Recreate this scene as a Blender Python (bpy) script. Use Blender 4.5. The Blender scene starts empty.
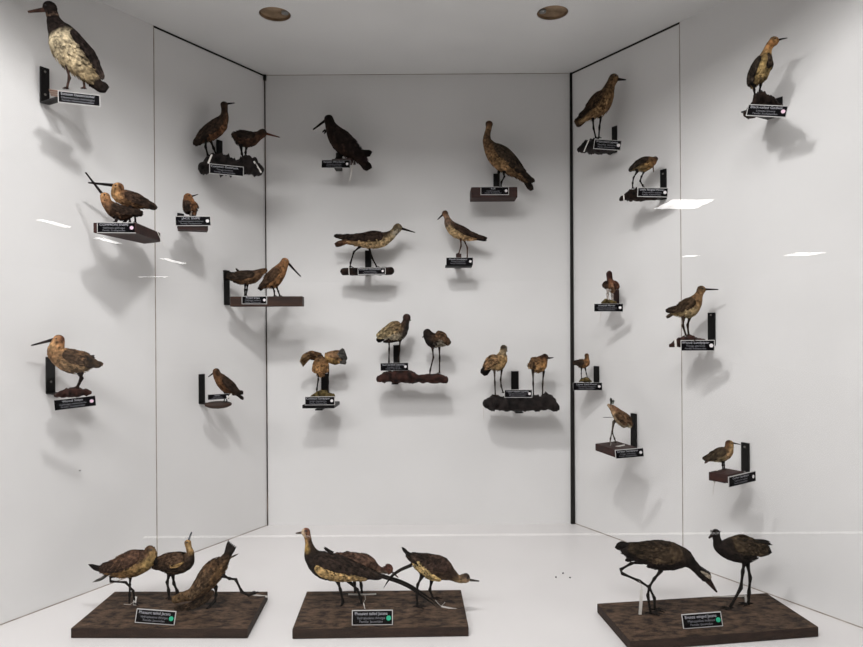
import bpy, math, random
from mathutils import Vector, Matrix, noise
R0 = random.Random(7)
PI = math.pi
# ------------------------------------------------------------------ camera geometry
F = 650.0; CXP, CYP = 431.5, 323.5; ROLL = math.radians(0.38); CAMZ = 0.80
def ray(px, py):
    dx = px - CXP; dy = -(py - CYP)
    return Vector(((dx*math.cos(ROLL) + dy*math.sin(ROLL))/F, 1.0, (-dx*math.sin(ROLL) + dy*math.cos(ROLL))/F))
def at(px, py, Y):
    r = ray(px, py); return Vector((r.x*Y, Y, CAMZ + r.z*Y))
def atz(px, py, z):
    r = ray(px, py); t = (z - CAMZ)/r.z; return Vector((r.x*t, t, z))
# walls: back wall y = YB, side walls splayed
YB = 2.59; XL, XR = -0.660, 0.563; SL, SR = 0.588, 0.614; ZC = 1.794; YG = 0.60; YC = 1.34
def norm_of(wall):
    if wall == 'L': return Vector((1, -SL, 0)).normalized()
    if wall == 'R': return Vector((-1, -SR, 0)).normalized()
    return Vector((0, -1, 0))
def wallpt(wall):
    return {'L': Vector((XL, YB, 0)), 'R': Vector((XR, YB, 0)), 'B': Vector((0, YB, 0))}[wall]
def ydepth(px, wall, off):
    n = norm_of(wall); r = ray(px, CYP); r.z = 0
    return ((wallpt(wall).dot(n) + off)/r.dot(n))
def on_wall(px, py, wall, off=0.0):
    return at(px, py, ydepth(px, wall, off))

# ------------------------------------------------------------------ colour + materials
def s2l(c): return c/12.92 if c <= 0.04045 else ((c+0.055)/1.055)**2.4
def H(h):
    h = h.lstrip('#'); return tuple(s2l(int(h[i:i+2], 16)/255) for i in (0, 2, 4))
def newmat(name, rough=0.6, spec=0.3, col=(0.5, 0.5, 0.5), metal=0.0):
    m = bpy.data.materials.new(name); m.use_nodes = True
    b = m.node_tree.nodes['Principled BSDF']
    b.inputs['Base Color'].default_value = (*col, 1); b.inputs['Roughness'].default_value = rough
    b.inputs['Specular IOR Level'].default_value = spec; b.inputs['Metallic'].default_value = metal
    return m, m.node_tree.nodes, m.node_tree.links, b
def ramp_noise(m, scale, c0, c1, detail=6, stretch=None, lo=0.35, hi=0.65, bump=0.0, bdist=0.002, rough=0.6):
    nt = m.node_tree; N = nt.nodes; L = nt.links; b = N['Principled BSDF']
    tc = N.new('ShaderNodeTexCoord'); mp = N.new('ShaderNodeMapping'); L.new(tc.outputs['Object'], mp.inputs[0])
    if stretch: mp.inputs['Scale'].default_value = stretch
    nz = N.new('ShaderNodeTexNoise'); nz.inputs['Scale'].default_value = scale; nz.inputs['Detail'].default_value = detail
    nz.inputs['Roughness'].default_value = rough
    L.new(mp.outputs[0], nz.inputs['Vector'])
    r = N.new('ShaderNodeValToRGB'); r.color_ramp.elements[0].position = lo; r.color_ramp.elements[1].position = hi
    r.color_ramp.elements[0].color = (*c0, 1); r.color_ramp.elements[1].color = (*c1, 1)
    L.new(nz.outputs[0], r.inputs[0]); L.new(r.outputs[0], b.inputs['Base Color'])
    if bump:
        bp = N.new('ShaderNodeBump'); bp.inputs['Strength'].default_value = bump; bp.inputs['Distance'].default_value = bdist
        L.new(nz.outputs[0], bp.inputs['Height']); L.new(bp.outputs[0], b.inputs['Normal'])
    return r
M = {}
def mk(name, *a, **k):
    m, N, L, b = newmat(name, *a, **k); M[name] = m; return m
# laminate walls
mk('laminate', rough=0.42, spec=0.35); ramp_noise(M['laminate'], 2.2, H('#dfdedd'), H('#e5e4e3'), detail=3, bump=0.02)
mk('laminate_ceiling', rough=0.5, spec=0.3); ramp_noise(M['laminate_ceiling'], 3.0, H('#dededd'), H('#e6e6e5'), detail=5)
mk('laminate_floor', rough=0.35, spec=0.4); ramp_noise(M['laminate_floor'], 2.5, H('#e0dddc'), H('#e7e4e3'), detail=3)
mk('gap_black', rough=0.7, col=H('#14110f')); mk('gap_brown', rough=0.7); ramp_noise(M['gap_brown'], 14, H('#84766a'), H('#aea59c'), stretch=(1, 1, 1.5))
mk('gap_dark', rough=0.7); ramp_noise(M['gap_dark'], 5, H('#241d18'), H('#7a6a5c'), stretch=(1, 1, 1), lo=0.45, hi=0.75)
mk('black_metal', rough=0.45, spec=0.2, col=H('#0e0d0d'))
mk('screw_metal', rough=0.35, spec=0.5, col=H('#7a7672'), metal=0.8)
mk('wood', rough=0.6); ramp_noise(M['wood'], 9, H('#1c110d'), H('#4c3327'), stretch=(1, 5, 5), bump=0.25, lo=0.3, hi=0.75)
mk('wood_red', rough=0.6); ramp_noise(M['wood_red'], 12, H('#1b0e0c'), H('#42231d'), stretch=(1, 5, 5), bump=0.25, lo=0.3, hi=0.75)
mk('wood_old', rough=0.75, spec=0.2); ramp_noise(M['wood_old'], 24, H('#130c09'), H('#7d634f'), stretch=(1, 2.0, 3), bump=0.4, lo=0.42, hi=0.72, detail=10, rough=0.82)
mk('wood_edge', rough=0.8); ramp_noise(M['wood_edge'], 20, H('#1c120d'), H('#39281f'), stretch=(1, 4, 4), lo=0.3, hi=0.7)
mk('wood_pale', rough=0.7); ramp_noise(M['wood_pale'], 15, H('#8a6c5c'), H('#b9a294'), stretch=(1, 4, 4))
mk('bark', rough=0.9, spec=0.15); ramp_noise(M['bark'], 38, H('#0c0908'), H('#33261f'), bump=0.9, bdist=0.004)
mk('bark_red', rough=0.85, spec=0.2); ramp_noise(M['bark_red'], 30, H('#150d0b'), H('#472c25'), bump=0.9, bdist=0.004)
mk('bark_moss', rough=0.95, spec=0.1); ramp_noise(M['bark_moss'], 60, H('#2a2212'), H('#7a6a44'), bump=0.9, bdist=0.004)
mk('rock_black', rough=0.8, spec=0.2); ramp_noise(M['rock_black'], 35, H('#0a0808'), H('#2c2523'), bump=0.9, bdist=0.004)
mk('card_black', rough=0.6, spec=0.04, col=H('#08070a')); mk('card_white', rough=0.6, col=H('#c6c4c2'))
mk('ink_white', rough=0.6, col=H('#84848a')); mk('ink_bold', rough=0.6, col=H('#b2b2b8'))
mk('dot_white', rough=0.5, col=H('#e8e3e4')); mk('dot_pink', rough=0.5, col=H('#eccbdc')); mk('dot_green', rough=0.5, col=H('#2fae86'))
mk('paper', rough=0.7, col=H('#d9d5cf')); mk('thread', rough=0.8, col=H('#c8c2ba'))
mk('eye_glass', rough=0.08, spec=0.8, col=H('#0a0706'))
mk('can_brown', rough=0.8); ramp_noise(M['can_brown'], 12, H('#6a5643'), H('#a38b70'), lo=0.35, hi=0.6)
mk('can_grey', rough=0.35, spec=0.6, col=H('#8f8f8d'), metal=0.5)
mk('gallery_ceiling', rough=0.9, col=H('#4a4846')); mk('gallery_floor', rough=0.8, spec=0.1, col=H('#7a756f')); mk('gallery_wall', rough=0.8, col=H('#464340'))
# plumage: per-vertex plumage colour broken up by procedural streaks
m, N, L, b = newmat('plumage', rough=0.85, spec=0.12); M['plumage'] = m
at_ = N.new('ShaderNodeAttribute'); at_.attribute_name = 'plumage_colour'
tc = N.new('ShaderNodeTexCoord'); nz = N.new('ShaderNodeTexNoise'); nz.inputs['Scale'].default_value = 110; nz.inputs['Detail'].default_value = 6
L.new(tc.outputs['Object'], nz.inputs['Vector'])
mr = N.new('ShaderNodeMapRange'); mr.inputs[1].default_value = 0.3; mr.inputs[2].default_value = 0.7; mr.inputs[3].default_value = 0.2; mr.inputs[4].default_value = 1.35
L.new(nz.outputs[0], mr.inputs[0])
vm = N.new('ShaderNodeVectorMath'); vm.operation = 'SCALE'; L.new(at_.outputs['Color'], vm.inputs[0]); L.new(mr.outputs[0], vm.inputs['Scale'])
hs = N.new('ShaderNodeHueSaturation'); hs.inputs['Saturation'].default_value = 0.92; hs.inputs['Hue'].default_value = 0.503; n2 = N.new('ShaderNodeTexNoise'); n2.inputs['Scale'].default_value = 48; n2.inputs['Detail'].default_value = 3; L.new(tc.outputs['Object'], n2.inputs['Vector']); m2 = N.new('ShaderNodeMapRange'); m2.inputs[1].default_value = 0.4; m2.inputs[2].default_value = 0.6; m2.inputs[3].default_value = 0.8; m2.inputs[4].default_value = 1.45; L.new(n2.outputs[0], m2.inputs[0]); v2 = N.new('ShaderNodeVectorMath'); v2.operation = 'SCALE'; L.new(vm.outputs[0], v2.inputs[0]); L.new(m2.outputs[0], v2.inputs['Scale']); vm = v2; L.new(vm.outputs[0], hs.inputs['Color']); L.new(hs.outputs[0], b.inputs['Base Color'])
bp = N.new('ShaderNodeBump'); bp.inputs['Strength'].default_value = 0.5; bp.inputs['Distance'].default_value = 0.001
L.new(nz.outputs[0], bp.inputs['Height']); L.new(bp.outputs[0], b.inputs['Normal'])
# glass: clear pane with angle-dependent mirror reflection
m, N, L, b = newmat('case_glass'); M['case_glass'] = m; N.remove(b)
lw = N.new('ShaderNodeLayerWeight'); lw.inputs[0].default_value = 0.5
pw = N.new('ShaderNodeMath'); pw.operation = 'POWER'; pw.inputs[1].default_value = 5; L.new(lw.outputs['Facing'], pw.inputs[0])
ma = N.new('ShaderNodeMath'); ma.operation = 'MULTIPLY_ADD'; ma.inputs[1].default_value = 0.96; ma.inputs[2].default_value = 0.035; L.new(pw.outputs[0], ma.inputs[0])
tr = N.new('ShaderNodeBsdfTransparent'); gl = N.new('ShaderNodeBsdfGlossy'); gl.inputs['Roughness'].default_value = 0.0
mx = N.new('ShaderNodeMixShader'); L.new(ma.outputs[0], mx.inputs[0]); L.new(tr.outputs[0], mx.inputs[1]); L.new(gl.outputs[0], mx.inputs[2])
L.new(mx.outputs[0], N['Material Output'].inputs[0])
def emat(name, strength):
    m, N, L, b = newmat(name); M[name] = m
    b.inputs['Emission Color'].default_value = (1, 0.98, 0.95, 1); b.inputs['Emission Strength'].default_value = strength
emat('lamp_diffuser', 16.0); emat('strip_glow', 2.5)

# ------------------------------------------------------------------ object helpers
COL = bpy.context.scene.collection
def link(o, parent=None):
    COL.objects.link(o)
    if parent: o.parent = parent
    return o
def tag(o, label=None, cat=None, group=None, kind=None):
    if label: o['label'] = label
    if cat: o['category'] = cat
    if group: o['group'] = group
    if kind: o['kind'] = kind
    return o
def empty(name, mat4):
    o = bpy.data.objects.new(name, None); o.matrix_world = mat4; o.empty_display_size = 0.02
    return link(o)
def rot(yaw, loc): return Matrix.Translation(loc) @ Matrix.Rotation(yaw, 4, 'Z')
class MB:
    def __init__(s): s.v = []; s.f = []; s.c = []; s.mi = []; s.col = (0.1, 0.1, 0.1)
    def vert(s, p, c=None): s.v.append(tuple(p)); s.c.append(tuple(c or s.col)); return len(s.v)-1
    def face(s, idx, mi=0): s.f.append(tuple(idx)); s.mi.append(mi)
    def box(s, a, b, mi=0):
        (x0, y0, z0), (x1, y1, z1) = a, b
        i = [s.vert(p) for p in ((x0,y0,z0),(x1,y0,z0),(x1,y1,z0),(x0,y1,z0),(x0,y0,z1),(x1,y0,z1),(x1,y1,z1),(x0,y1,z1))]
        for q in ((0,3,2,1),(4,5,6,7),(0,1,5,4),(1,2,6,5),(2,3,7,6),(3,0,4,7)): s.face([i[k] for k in q], mi)
    def rings(s, rings, cols=None, mi=0, cap=True):
        base = []
        for k, r in enumerate(rings):
            base.append([s.vert(p, (cols[k][j] if cols else None)) for j, p in enumerate(r)])
        n = len(rings[0])
        for a, b_ in zip(base, base[1:]):
            for j in range(n): s.face((a[j], a[(j+1) % n], b_[(j+1) % n], b_[j]), mi)
        if cap: s.face(tuple(base[0])[::-1], mi); s.face(tuple(base[-1]), mi)
    def tube(s, pts, rad, n=7, mi=0, c=None):
        pts = [Vector(p) for p in pts]; rr = []
        for i, p in enumerate(pts):
            t = (pts[min(i+1, len(pts)-1)] - pts[max(i-1, 0)]).normalized()
            a = t.cross(Vector((0, 1, 0)))
            if a.length < 0.2: a = t.cross(Vector((1, 0, 0)))
            a.normalize(); b_ = t.cross(a); r = rad[i] if isinstance(rad, (list, tuple)) else rad
            rr.append([p + a*math.cos(2*PI*j/n)*r + b_*math.sin(2*PI*j/n)*r for j in range(n)])
        s.rings(rr, [[c or s.col]*n]*len(rr), mi)
    def build(s, name, mats, parent=None, mat4=None, smooth=False, bevel=0):
        me = bpy.data.meshes.new(name); me.from_pydata(s.v, [], s.f)
        for mm in (mats if isinstance(mats, (list, tuple)) else [mats]): me.materials.append(mm)
        me.polygons.foreach_set('material_index', s.mi)
        if smooth: me.polygons.foreach_set('use_smooth', [True]*len(s.f))
        ca = me.color_attributes.new('plumage_colour', 'FLOAT_COLOR', 'POINT')
        ca.data.foreach_set('color', [x for c in s.c for x in (c[0], c[1], c[2], 1.0)])
        me.update(); o = bpy.data.objects.new(name, me); link(o, parent)
        if mat4 is not None: o.matrix_world = mat4
        if bevel:
            bm = o.modifiers.new('bevel', 'BEVEL'); bm.width = bevel; bm.segments = 2
        return o
def cr(pts, t):      # catmull-rom on tuples
    n = len(pts)-1; i = min(int(t), n-1); f = t-i
    p0, p1, p2, p3 = pts[max(i-1, 0)], pts[i], pts[i+1], pts[min(i+2, n)]
    return [0.5*((2*b)+(-a+c)*f+(2*a-5*b+4*c-d)*f*f+(-a+3*b-3*c+d)*f**3) for a, b, c, d in zip(p0, p1, p2, p3)]
def lerp(a, b, t): return tuple(x+(y-x)*t for x, y in zip(a, b))

class Frame:
    """A vertical working plane standing at real depth Y, turned by yaw; crop = (x0, y0, scale) of the view it was measured in"""
    def __init__(s, crop, px, py, Y, yaw=0.0):
        s.crop = crop; s.Y = Y; s.yaw = math.radians(yaw)
        s.O = at(crop[0]+px/crop[2], crop[1]+py/crop[2], Y)
        s.U = Vector((math.cos(s.yaw), math.sin(s.yaw), 0)); s.V = Vector((-math.sin(s.yaw), math.cos(s.yaw), 0))
        s.M = rot(s.yaw, s.O); s.k = Y/F/crop[2]
    def p(s, x, y, v=0.0):   # crop point -> local (u, v, w)
        r = ray(s.crop[0]+x/s.crop[2], s.crop[1]+y/s.crop[2]); cam = Vector((0, 0, CAMZ))
        t = (s.O - cam).dot(s.V) + v; t /= r.dot(s.V); q = cam + r*t - s.O
        return Vector((q.dot(s.U), v, q.z))

# ------------------------------------------------------------------ birds
def bird(fr, name, label, face, spine, cols, bill=None, billcol='#1c1512', eye=None, wings=(), blades=(), legs=(), legcol='#191310',
         fat=0.82, split=0.0, v0=0.0, toes=18, nf=420, billr=(7, 2.5), legr=5.5, group=None, side=None, sgn=None, fl=1.0):
    rng = random.Random(hash_(label)); k = fr.k; mb = MB()
    root_p = fr.p(legs[0][-1][0], legs[0][-1][1], v0) if legs else fr.p(spine[len(spine)//2][0], spine[len(spine)//2][1], v0)
    def P(x, y, v=0.0): return fr.p(x, y, v0+v) - root_p
    S0 = Vector(side or (0, 1, 0)); sg = sgn if sgn is not None else (1 if face == 'L' else -1)
    ctrl = [tuple(P(q[0], q[1], (q[3]*k if len(q) > 3 else 0.0))) + (q[2]*k,) for q in spine]
    n = len(ctrl)-1; NR = 16
    cl = [(c[0], H(c[1]), H(c[2])) for c in cols]
    def pcol(t, cosd):
        for a, b_ in zip(cl, cl[1:]):
            if t <= b_[0]:
                f = 0 if b_[0] == a[0] else max(0, (t-a[0])/(b_[0]-a[0])); d = lerp(a[1], b_[1], f); vv = lerp(a[2], b_[2], f); break
        else: d, vv = cl[-1][1], cl[-1][2]
        w = min(1, max(0, (cosd - split)*1.8 + 0.5)); return lerp(vv, d, w)
    STEP = 7
    samples = []
    for i in range(n*STEP+1):
        t = i/STEP; q = cr(ctrl, t); samples.append((t, Vector(q[:3]), max(q[3], 0.0008)))
    # rounded ends
    def capx(p, r, d, t, k0):
        return [(t, p + d*r*math.sin(a)*k0, max(r*math.cos(a), 0.0006)) for a in (0.5, 0.95, 1.3, 1.5)]
    d0 = (samples[0][1]-samples[1][1]).normalized(); d1 = (samples[-1][1]-samples[-2][1]).normalized()
    full = capx(samples[0][1], samples[0][2], d0, 0, 0.85)[::-1] + samples + capx(samples[-1][1], samples[-1][2], d1, n, 1.3)
    frames = []
    for i, (t, p, r) in enumerate(full):
        T = (full[min(i+2, len(full)-1)][1] - full[max(i-2, 0)][1]).normalized()
        S = (S0 - T*S0.dot(T)); S = S.normalized() if S.length > 1e-3 else Vector((1, 0, 0)); D = T.cross(S)*sg
        frames.append((t, p, r, T, S, D))
    def ft(t): return 0.95 if t < 1.2 else (0.95+(fat-0.95)*min(1, (t-1.2)/1.2))
    rr, cc = [], []
    for (t, p, r, T, S, D) in frames:
        ring, rc = [], []
        for j in range(NR):
            a = 2*PI*j/NR; q = p + D*math.cos(a)*r + S*math.sin(a)*r*ft(t)
            nn = noise.noise(q*90/1.0 + Vector((7, 3, 1)))*0.07*r + noise.noise(q*300)*0.04*r
            q = q + (q-p).normalized()*nn; ring.append(q)
            rc.append(tuple(x*(1+0.25*noise.noise(q*200)) for x in pcol(t, math.cos(a))))
        rr.append(ring); cc.append(rc)
    mb.rings(rr, cc, 0)
    def feather(p, dirv, up, ln, wd, c, curl=0.12):
        sd = dirv.cross(up).normalized(); cdark = tuple(x*0.72 for x in c); cl_ = tuple(min(1, x*1.25+0.004) for x in c)
        prof = ((0, 0.25), (0.35, 0.9), (0.75, 1.0), (0.93, 0.6)); L_, R_, C_ = [], [], []
        for f, w in prof:
            q = p + dirv*ln*f + up*(ln*curl*f)
            L_.append(mb.vert(q - sd*wd*w*0.5 - up*wd*0.10, c)); R_.append(mb.vert(q + sd*wd*w*0.5 - up*wd*0.10, c)); C_.append(mb.vert(q + up*wd*0.05, cdark))
        tip = mb.vert(p + dirv*ln + up*(ln*curl*0.8), cl_)
        for i in range(3):
            mb.face((L_[i], C_[i], C_[i+1], L_[i+1])); mb.face((C_[i], R_[i], R_[i+1], C_[i+1]))
        mb.face((L_[3], C_[3], tip)); mb.face((C_[3], R_[3], tip))
    # contour feathers
    wsum = [r for (t, p, r, T, S, D) in frames]
    for _ in range(nf):
        i = rng.choices(range(len(frames)), weights=wsum)[0]; t, p, r, T, S, D = frames[i]
        a = rng.uniform(0, 2*PI); nrm = (D*math.cos(a) + S*math.sin(a)).normalized()
        q = p + D*math.cos(a)*r*0.98 + S*math.sin(a)*r*ft(t)*0.98
        if t < 0.5: ln = r*0.35
        else: ln = min(r*0.55, 0.017)*fl
        ln = min(ln, (q-full[-1][1]).length*0.8+0.003)
        c = pcol(t, math.cos(a)); g = rng.choice((0.45, 0.7, 0.9, 1.1, 1.4, 1.8)); g = g if max(c) < 0.3 else 0.75+g*0.25; c = tuple(min(1, x*g) for x in c)
        dd = (T + nrm*0.10 + S*rng.uniform(-0.15, 0.15)).normalized()
        feather(q, dd, nrm, ln, ln*0.55, c, 0.03)
    def bodyv(pu, pw):   # half thickness of the body over a point of the side view
        best = 0.0
        for (t, p, r, T, S, D) in frames[::2]:
            d2 = (pu-p.x)**2 + (pw-p.z)**2
            if d2 < r*r: best = max(best, ft(t)*math.sqrt(max(0.0, r*r-d2)))
        return best
    for w in wings:      # folded wings hugging both flanks: path (x, y, halfwidth), colour at the shoulder, colour at the tip
        path, c0, c1 = w[0], H(w[1]), H(w[2]); sides = w[3] if len(w) > 3 else (-1, 1)
        pts = [tuple(P(x, y)) + (h*k,) for x, y, h in path]; nn = len(pts)-1
        for sd_ in sides:
            rr, cc = [], []; M_ = nn*6; mid = []; wtip = Vector((pts[-1][0], 0, pts[-1][2]))
            for i in range(M_+1):
                t = i/6; q = cr(pts, t); q2 = cr(pts, min(nn, t+0.1)); q1 = cr(pts, max(0, t-0.1))
                T = Vector((q2[0]-q1[0], 0, q2[2]-q1[2])).normalized(); Nn = Vector((-T.z, 0, T.x)); h = max(q[3], 0.0006)
                if i == 0: h *= 0.4
                if i == 1: h *= 0.85
                top, bot, tc_, bc_ = [], [], [], []
                for s in (-1, -0.7, -0.35, 0, 0.35, 0.7, 1):
                    c = Vector((q[0], 0, q[2])) + Nn*s*h; bv = bodyv(c.x, c.z); e = math.sqrt(1-s*s*0.98)
                    vv = bv*0.97 + 0.0025*e + 0.0008
                    top.append(Vector((c.x, sd_*(vv+0.0012*e), c.z))); bot.append(Vector((c.x, sd_*(vv-0.003), c.z)))
                    cv = lerp(c0, c1, (t/nn)**1.3); g = 1+0.3*math.sin(s*9+t*5); tc_.append(tuple(x*g for x in cv)); bc_.append(cv)
                rr.append(top+bot[::-1]); cc.append(tc_+bc_); mid.append((top[3], T, Nn, h, t/nn))
            mb.rings(rr, cc, 0)
            for _ in range(int(nf*0.32)):
                p_, T, Nn, h, t = rng.choice(mid); s = rng.uniform(-0.9, 0.9); c = p_ + Nn*s*h
                c.y = sd_*(bodyv(c.x, c.z)*0.97+0.0035); g = rng.choice((0.5, 0.75, 1.0, 1.5, 2.0)); ln = (0.009+0.015*t)*fl; ln = min(ln, (Vector((c.x, 0, c.z))-wtip).length*0.9+0.003)
                feather(c, (T - Nn*0.12*s).normalized(), Vector((0, sd_, 0)), ln, ln*0.38, tuple(x*g for x in lerp(c0, c1, t)), 0.06)
    for bl in blades:    # tails and long plumes: (path, width, colour, count, spread)
        path, wd, c, cnt, spread = bl; c = H(c); a = P(*path[0]); e = P(*path[-1])
        mids = [P(*q) for q in path]
        for j in range(cnt):
            s = 0 if cnt == 1 else (j/(cnt-1)-0.5); off_a = s*spread
            ax = Vector((0, 1, 0)); T = (e-a).normalized(); Nn = Vector((-T.z, 0, T.x)); rr, cc = [], []; m_ = max(5, len(mids)*3)
            for i in range(m_+1):
                f = i/m_; q = Vector(cr([tuple(x) for x in mids], f*(len(mids)-1))); q += Nn*off_a*f*k*1.0; q.y += s*0.010 + (f*0.003*s)
                hw = wd*k*0.5*(1.0-0.2*f if f < 0.72 else max(0.1, (1-f)/0.28*0.84)); g = 1+0.25*math.sin(j*2.1+f*7); cf = tuple(x*g for x in c)
                rr.append([q+Nn*hw+Vector((0,0.0002,0)), q+Vector((0, -0.0012, 0)), q-Nn*hw, q+Vector((0, 0.0010, 0))]); cc.append([cf, tuple(x*0.7 for x in cf), cf, cf])
            mb.rings(rr, cc, 0)
    if bill:
        bp_ = [P(*q) for q in bill]; bc = H(billcol)
        if len(bp_) == 2: bp_ = [bp_[0], bp_[0].lerp(bp_[1], 0.5), bp_[1]]
        # root the bill inside the head
        hd = Vector(ctrl[0][:3]); bp_ = [bp_[0].lerp(hd, 0.45)] + bp_
        nb = len(bp_); mb.tube(bp_, [max(0.0004, k*(billr[0]+(billr[1]-billr[0])*max(0, (i-1)/(nb-2)))) for i in range(nb)], 8, 1, bc)
    lc = H(legcol); lvs = [(-1, 1)[i % 2] for i in range(len(legs))]
    for i, lg in enumerate(legs):
        vo = lvs[i]*0.008 if side is None else 0.0
        pts = [P(x, y, vo) for x, y in lg]
        if len(pts) == 2: pts.insert(1, pts[0].lerp(pts[1], 0.5)+Vector((0.001, 0, 0)))
        up = pts[0] + (Vector(min([c[:3] for c in ctrl[1:]], key=lambda c: (Vector(c)-pts[0]).length)) - pts[0])*0.6
        fine, rad = [up], [legr*k*2.4]
        for a in range(len(pts)-1):
            for f in (0, 0.34, 0.67): fine.append(pts[a].lerp(pts[a+1], f)); rad.append(legr*k*(1.45 if (f == 0 and a > 0) else (2.0 if a == 0 and f == 0 else (1.3 if a == 0 and f < 0.5 else 0.95))))
        fine.append(pts[-1]); rad.append(legr*k*1.1); mb.tube(fine, rad, 7, 1, lc)
        if toes:
            dirx = -1 if face == 'L' else 1; b0 = pts[-1]
            for ang, ln in ((-0.55, 1.0), (0.0, 1.15), (0.55, 1.0), (PI-0.2, 0.6)):
                d = Vector((math.cos(ang)*dirx, math.sin(ang), 0)); l = toes*k*ln
                mb.tube([b0+Vector((0, 0, 0.0006)), b0+d*l*0.5+Vector((0, 0, legr*k*0.6)), b0+d*l+Vector((0, 0, -0.0004))], [legr*k*0.75, legr*k*0.6, legr*k*0.25], 5, 1, lc)
    mt = fr.M @ Matrix.Translation(root_p)
    e = empty(name, mt); tag(e, label, 'bird', group)
    mb.build('body', [M['plumage'], M['plumage']], e, None, smooth=True)
    if eye:
        ep = P(eye[0], eye[1]); er = max(0.0016, (eye[2] if len(eye) > 2 else 5)*k)
        hv = max(bodyv(ep.x, ep.z), 0.004)
        for s in (-1, 1):
            me = MB(); rr = []
            for a in range(1, 7):
                th = PI*a/7; rr.append([Vector((er*math.sin(th)*math.cos(2*PI*j/8), er*math.cos(th), er*math.sin(th)*math.sin(2*PI*j/8))) for j in range(8)])
            me.rings(rr); o = me.build('eye', M['eye_glass'], e, smooth=True); o.location = Vector((ep.x, s*(hv-er*0.25), ep.z))
    return e
def hash_(s):
    h = 7
    for ch in s: h = (h*131 + ord(ch)) % 1000003
    return h

# ------------------------------------------------------------------ stands, labels, tags
def lump(fr, mb, spine, bottom, top=None, depth=0.05, v0=0.0, c=(0.1, 0.1, 0.1), amp=0.45, sharp=60):
    k = fr.k; pts = [tuple(fr.p(x, y, v0)) + (r*k,) for x, y, r in spine]; n = len(pts)-1; wb = fr.p(spine[0][0], bottom, v0).z
    rr = []; NS = n*8
    for i in range(-3, NS+4):
        t = min(n, max(0, i/8)); q = cr(pts, t); r = q[3]; x = q[0]
        if i < 0: r *= math.sqrt(max(0.02, 1-(i/3.2)**2)); x += (i/3)*q[3]*0.8*(1 if pts[0][0] < pts[-1][0] else -1)
        if i > NS: j = i-NS; r *= math.sqrt(max(0.02, 1-(j/3.2)**2)); x += (j/3)*q[3]*0.8*(1 if pts[0][0] < pts[-1][0] else -1)
        ring = []
        for j in range(18):
            a = 2*PI*j/18; dz = math.sin(a)*r; dy = math.cos(a)*min(depth, r*2.2+0.006)
            p = Vector((x, q[1]+dy, q[2]+dz)); g = 1 + amp*noise.noise(p*sharp) + amp*0.8*noise.noise(p*sharp*2.7)
            p = Vector((x, q[1]+dy*g, q[2]+dz*g)); p.z = max(p.z, wb); ring.append(p)
        rr.append(ring)
    mb.rings(rr)
FONT = None
def text_mesh(mb, txt, size, cx, cz, mi, v, bold=0.0, fit=None):
    cu = bpy.data.curves.new('t', 'FONT'); cu.body = txt; cu.size = size; cu.align_x = 'CENTER'; cu.offset = bold; cu.resolution_u = 2
    o = bpy.data.objects.new('t', cu); COL.objects.link(o); dg = bpy.context.evaluated_depsgraph_get(); dg.update()
    me = bpy.data.meshes.new_from_object(o.evaluated_get(dg)); base = len(mb.v)
    wm = max([abs(vv.co.x) for vv in me.vertices] or [1])*2; sx = min(1.12, fit/wm) if fit else 1.0
    for vv in me.vertices: mb.vert((cx+vv.co.x*sx, v, cz+vv.co.y))
    for p in me.polygons: mb.face([base+i for i in p.vertices], mi)
    w = max([vv.co.x for vv in me.vertices] or [0])*2
    bpy.data.objects.remove(o); bpy.data.curves.remove(cu); bpy.data.meshes.remove(me); return w
def label_card(fr, ml, mr_, h, lines, label, dot='dot_white', v=-0.03, border='full', group=None, tilt=0.0, txt=1.0, pin=0):
    a = fr.p(*ml, v); b_ = fr.p(*mr_, v); ctr = (a+b_)/2; w = (b_-a).length; ang = math.atan2(b_.z-a.z, b_.x-a.x); hh = h*fr.k
    mt = fr.M @ Matrix.Translation(ctr) @ Matrix.Rotation(-ang, 4, 'Y') @ Matrix.Rotation(math.radians(tilt), 4, 'X')
    e = empty('species_label', mt); tag(e, label, 'sign', group)
    bd = 0.0020
    if pin:
        mb = MB()
        for sx in (-w*0.3, w*0.3): mb.box((sx-0.001, 0.0012, -hh/2-pin), (sx+0.001, 0.0028, hh*0.3))
        mb.build('support_pin', M['black_metal'], e)
    mb = MB(); mb.box((-w/2, -0.0005, -hh/2), (w/2, 0.0015, hh/2)); mb.build('card', M['card_white'], e)
    mb = MB()
    l = bd if border in ('full', 'left', 'lt') else 0.0005; t = bd if border != 'none' else 0.0008; bt = bd if border in ('full',) else 0.0008; r = bd if border == 'full' else 0.0005
    mb.box((-w/2+l, -0.0011, -hh/2+bt), (w/2-r, -0.0004, hh/2-t)); mb.build('black_panel', M['card_black'], e)
    mb = MB(); tw = w*0.74; cx = -w*0.06 if len(lines[0]) < 18 else -w*0.03
    szs = [hh*0.31, hh*0.24, hh*0.22]; zs = [hh*0.17, -hh*0.10, -hh*0.33]
    for i, (ln, sz, z) in enumerate(zip(lines, szs, zs)):
        text_mesh(mb, ln, sz, cx, z, 1 if i == 0 else 0, -0.00135, 0.0, w*(0.80, 0.68, 0.62)[i] if dot else w*0.8)
    mb.build('lettering', [M['ink_white'], M['ink_bold']], e)
    if dot:
        mb = MB(); r = hh*0.17; c = mb.vert((w*0.40, -0.0016, 0)); ring = [mb.vert((w*0.40+r*math.cos(2*PI*j/18), -0.0016, (0 if dot != 'dot_green' else -hh*0.04)+r*math.sin(2*PI*j/18))) for j in range(18)]
        for j in range(18): mb.face((c, ring[(j+1) % 18], ring[j]))
        tag(mb.build('round_sticker', M[dot], e), {'dot_green': 'green round sticker', 'dot_pink': 'pink round sticker'}.get(dot, 'white round sticker'))
    return e
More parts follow.
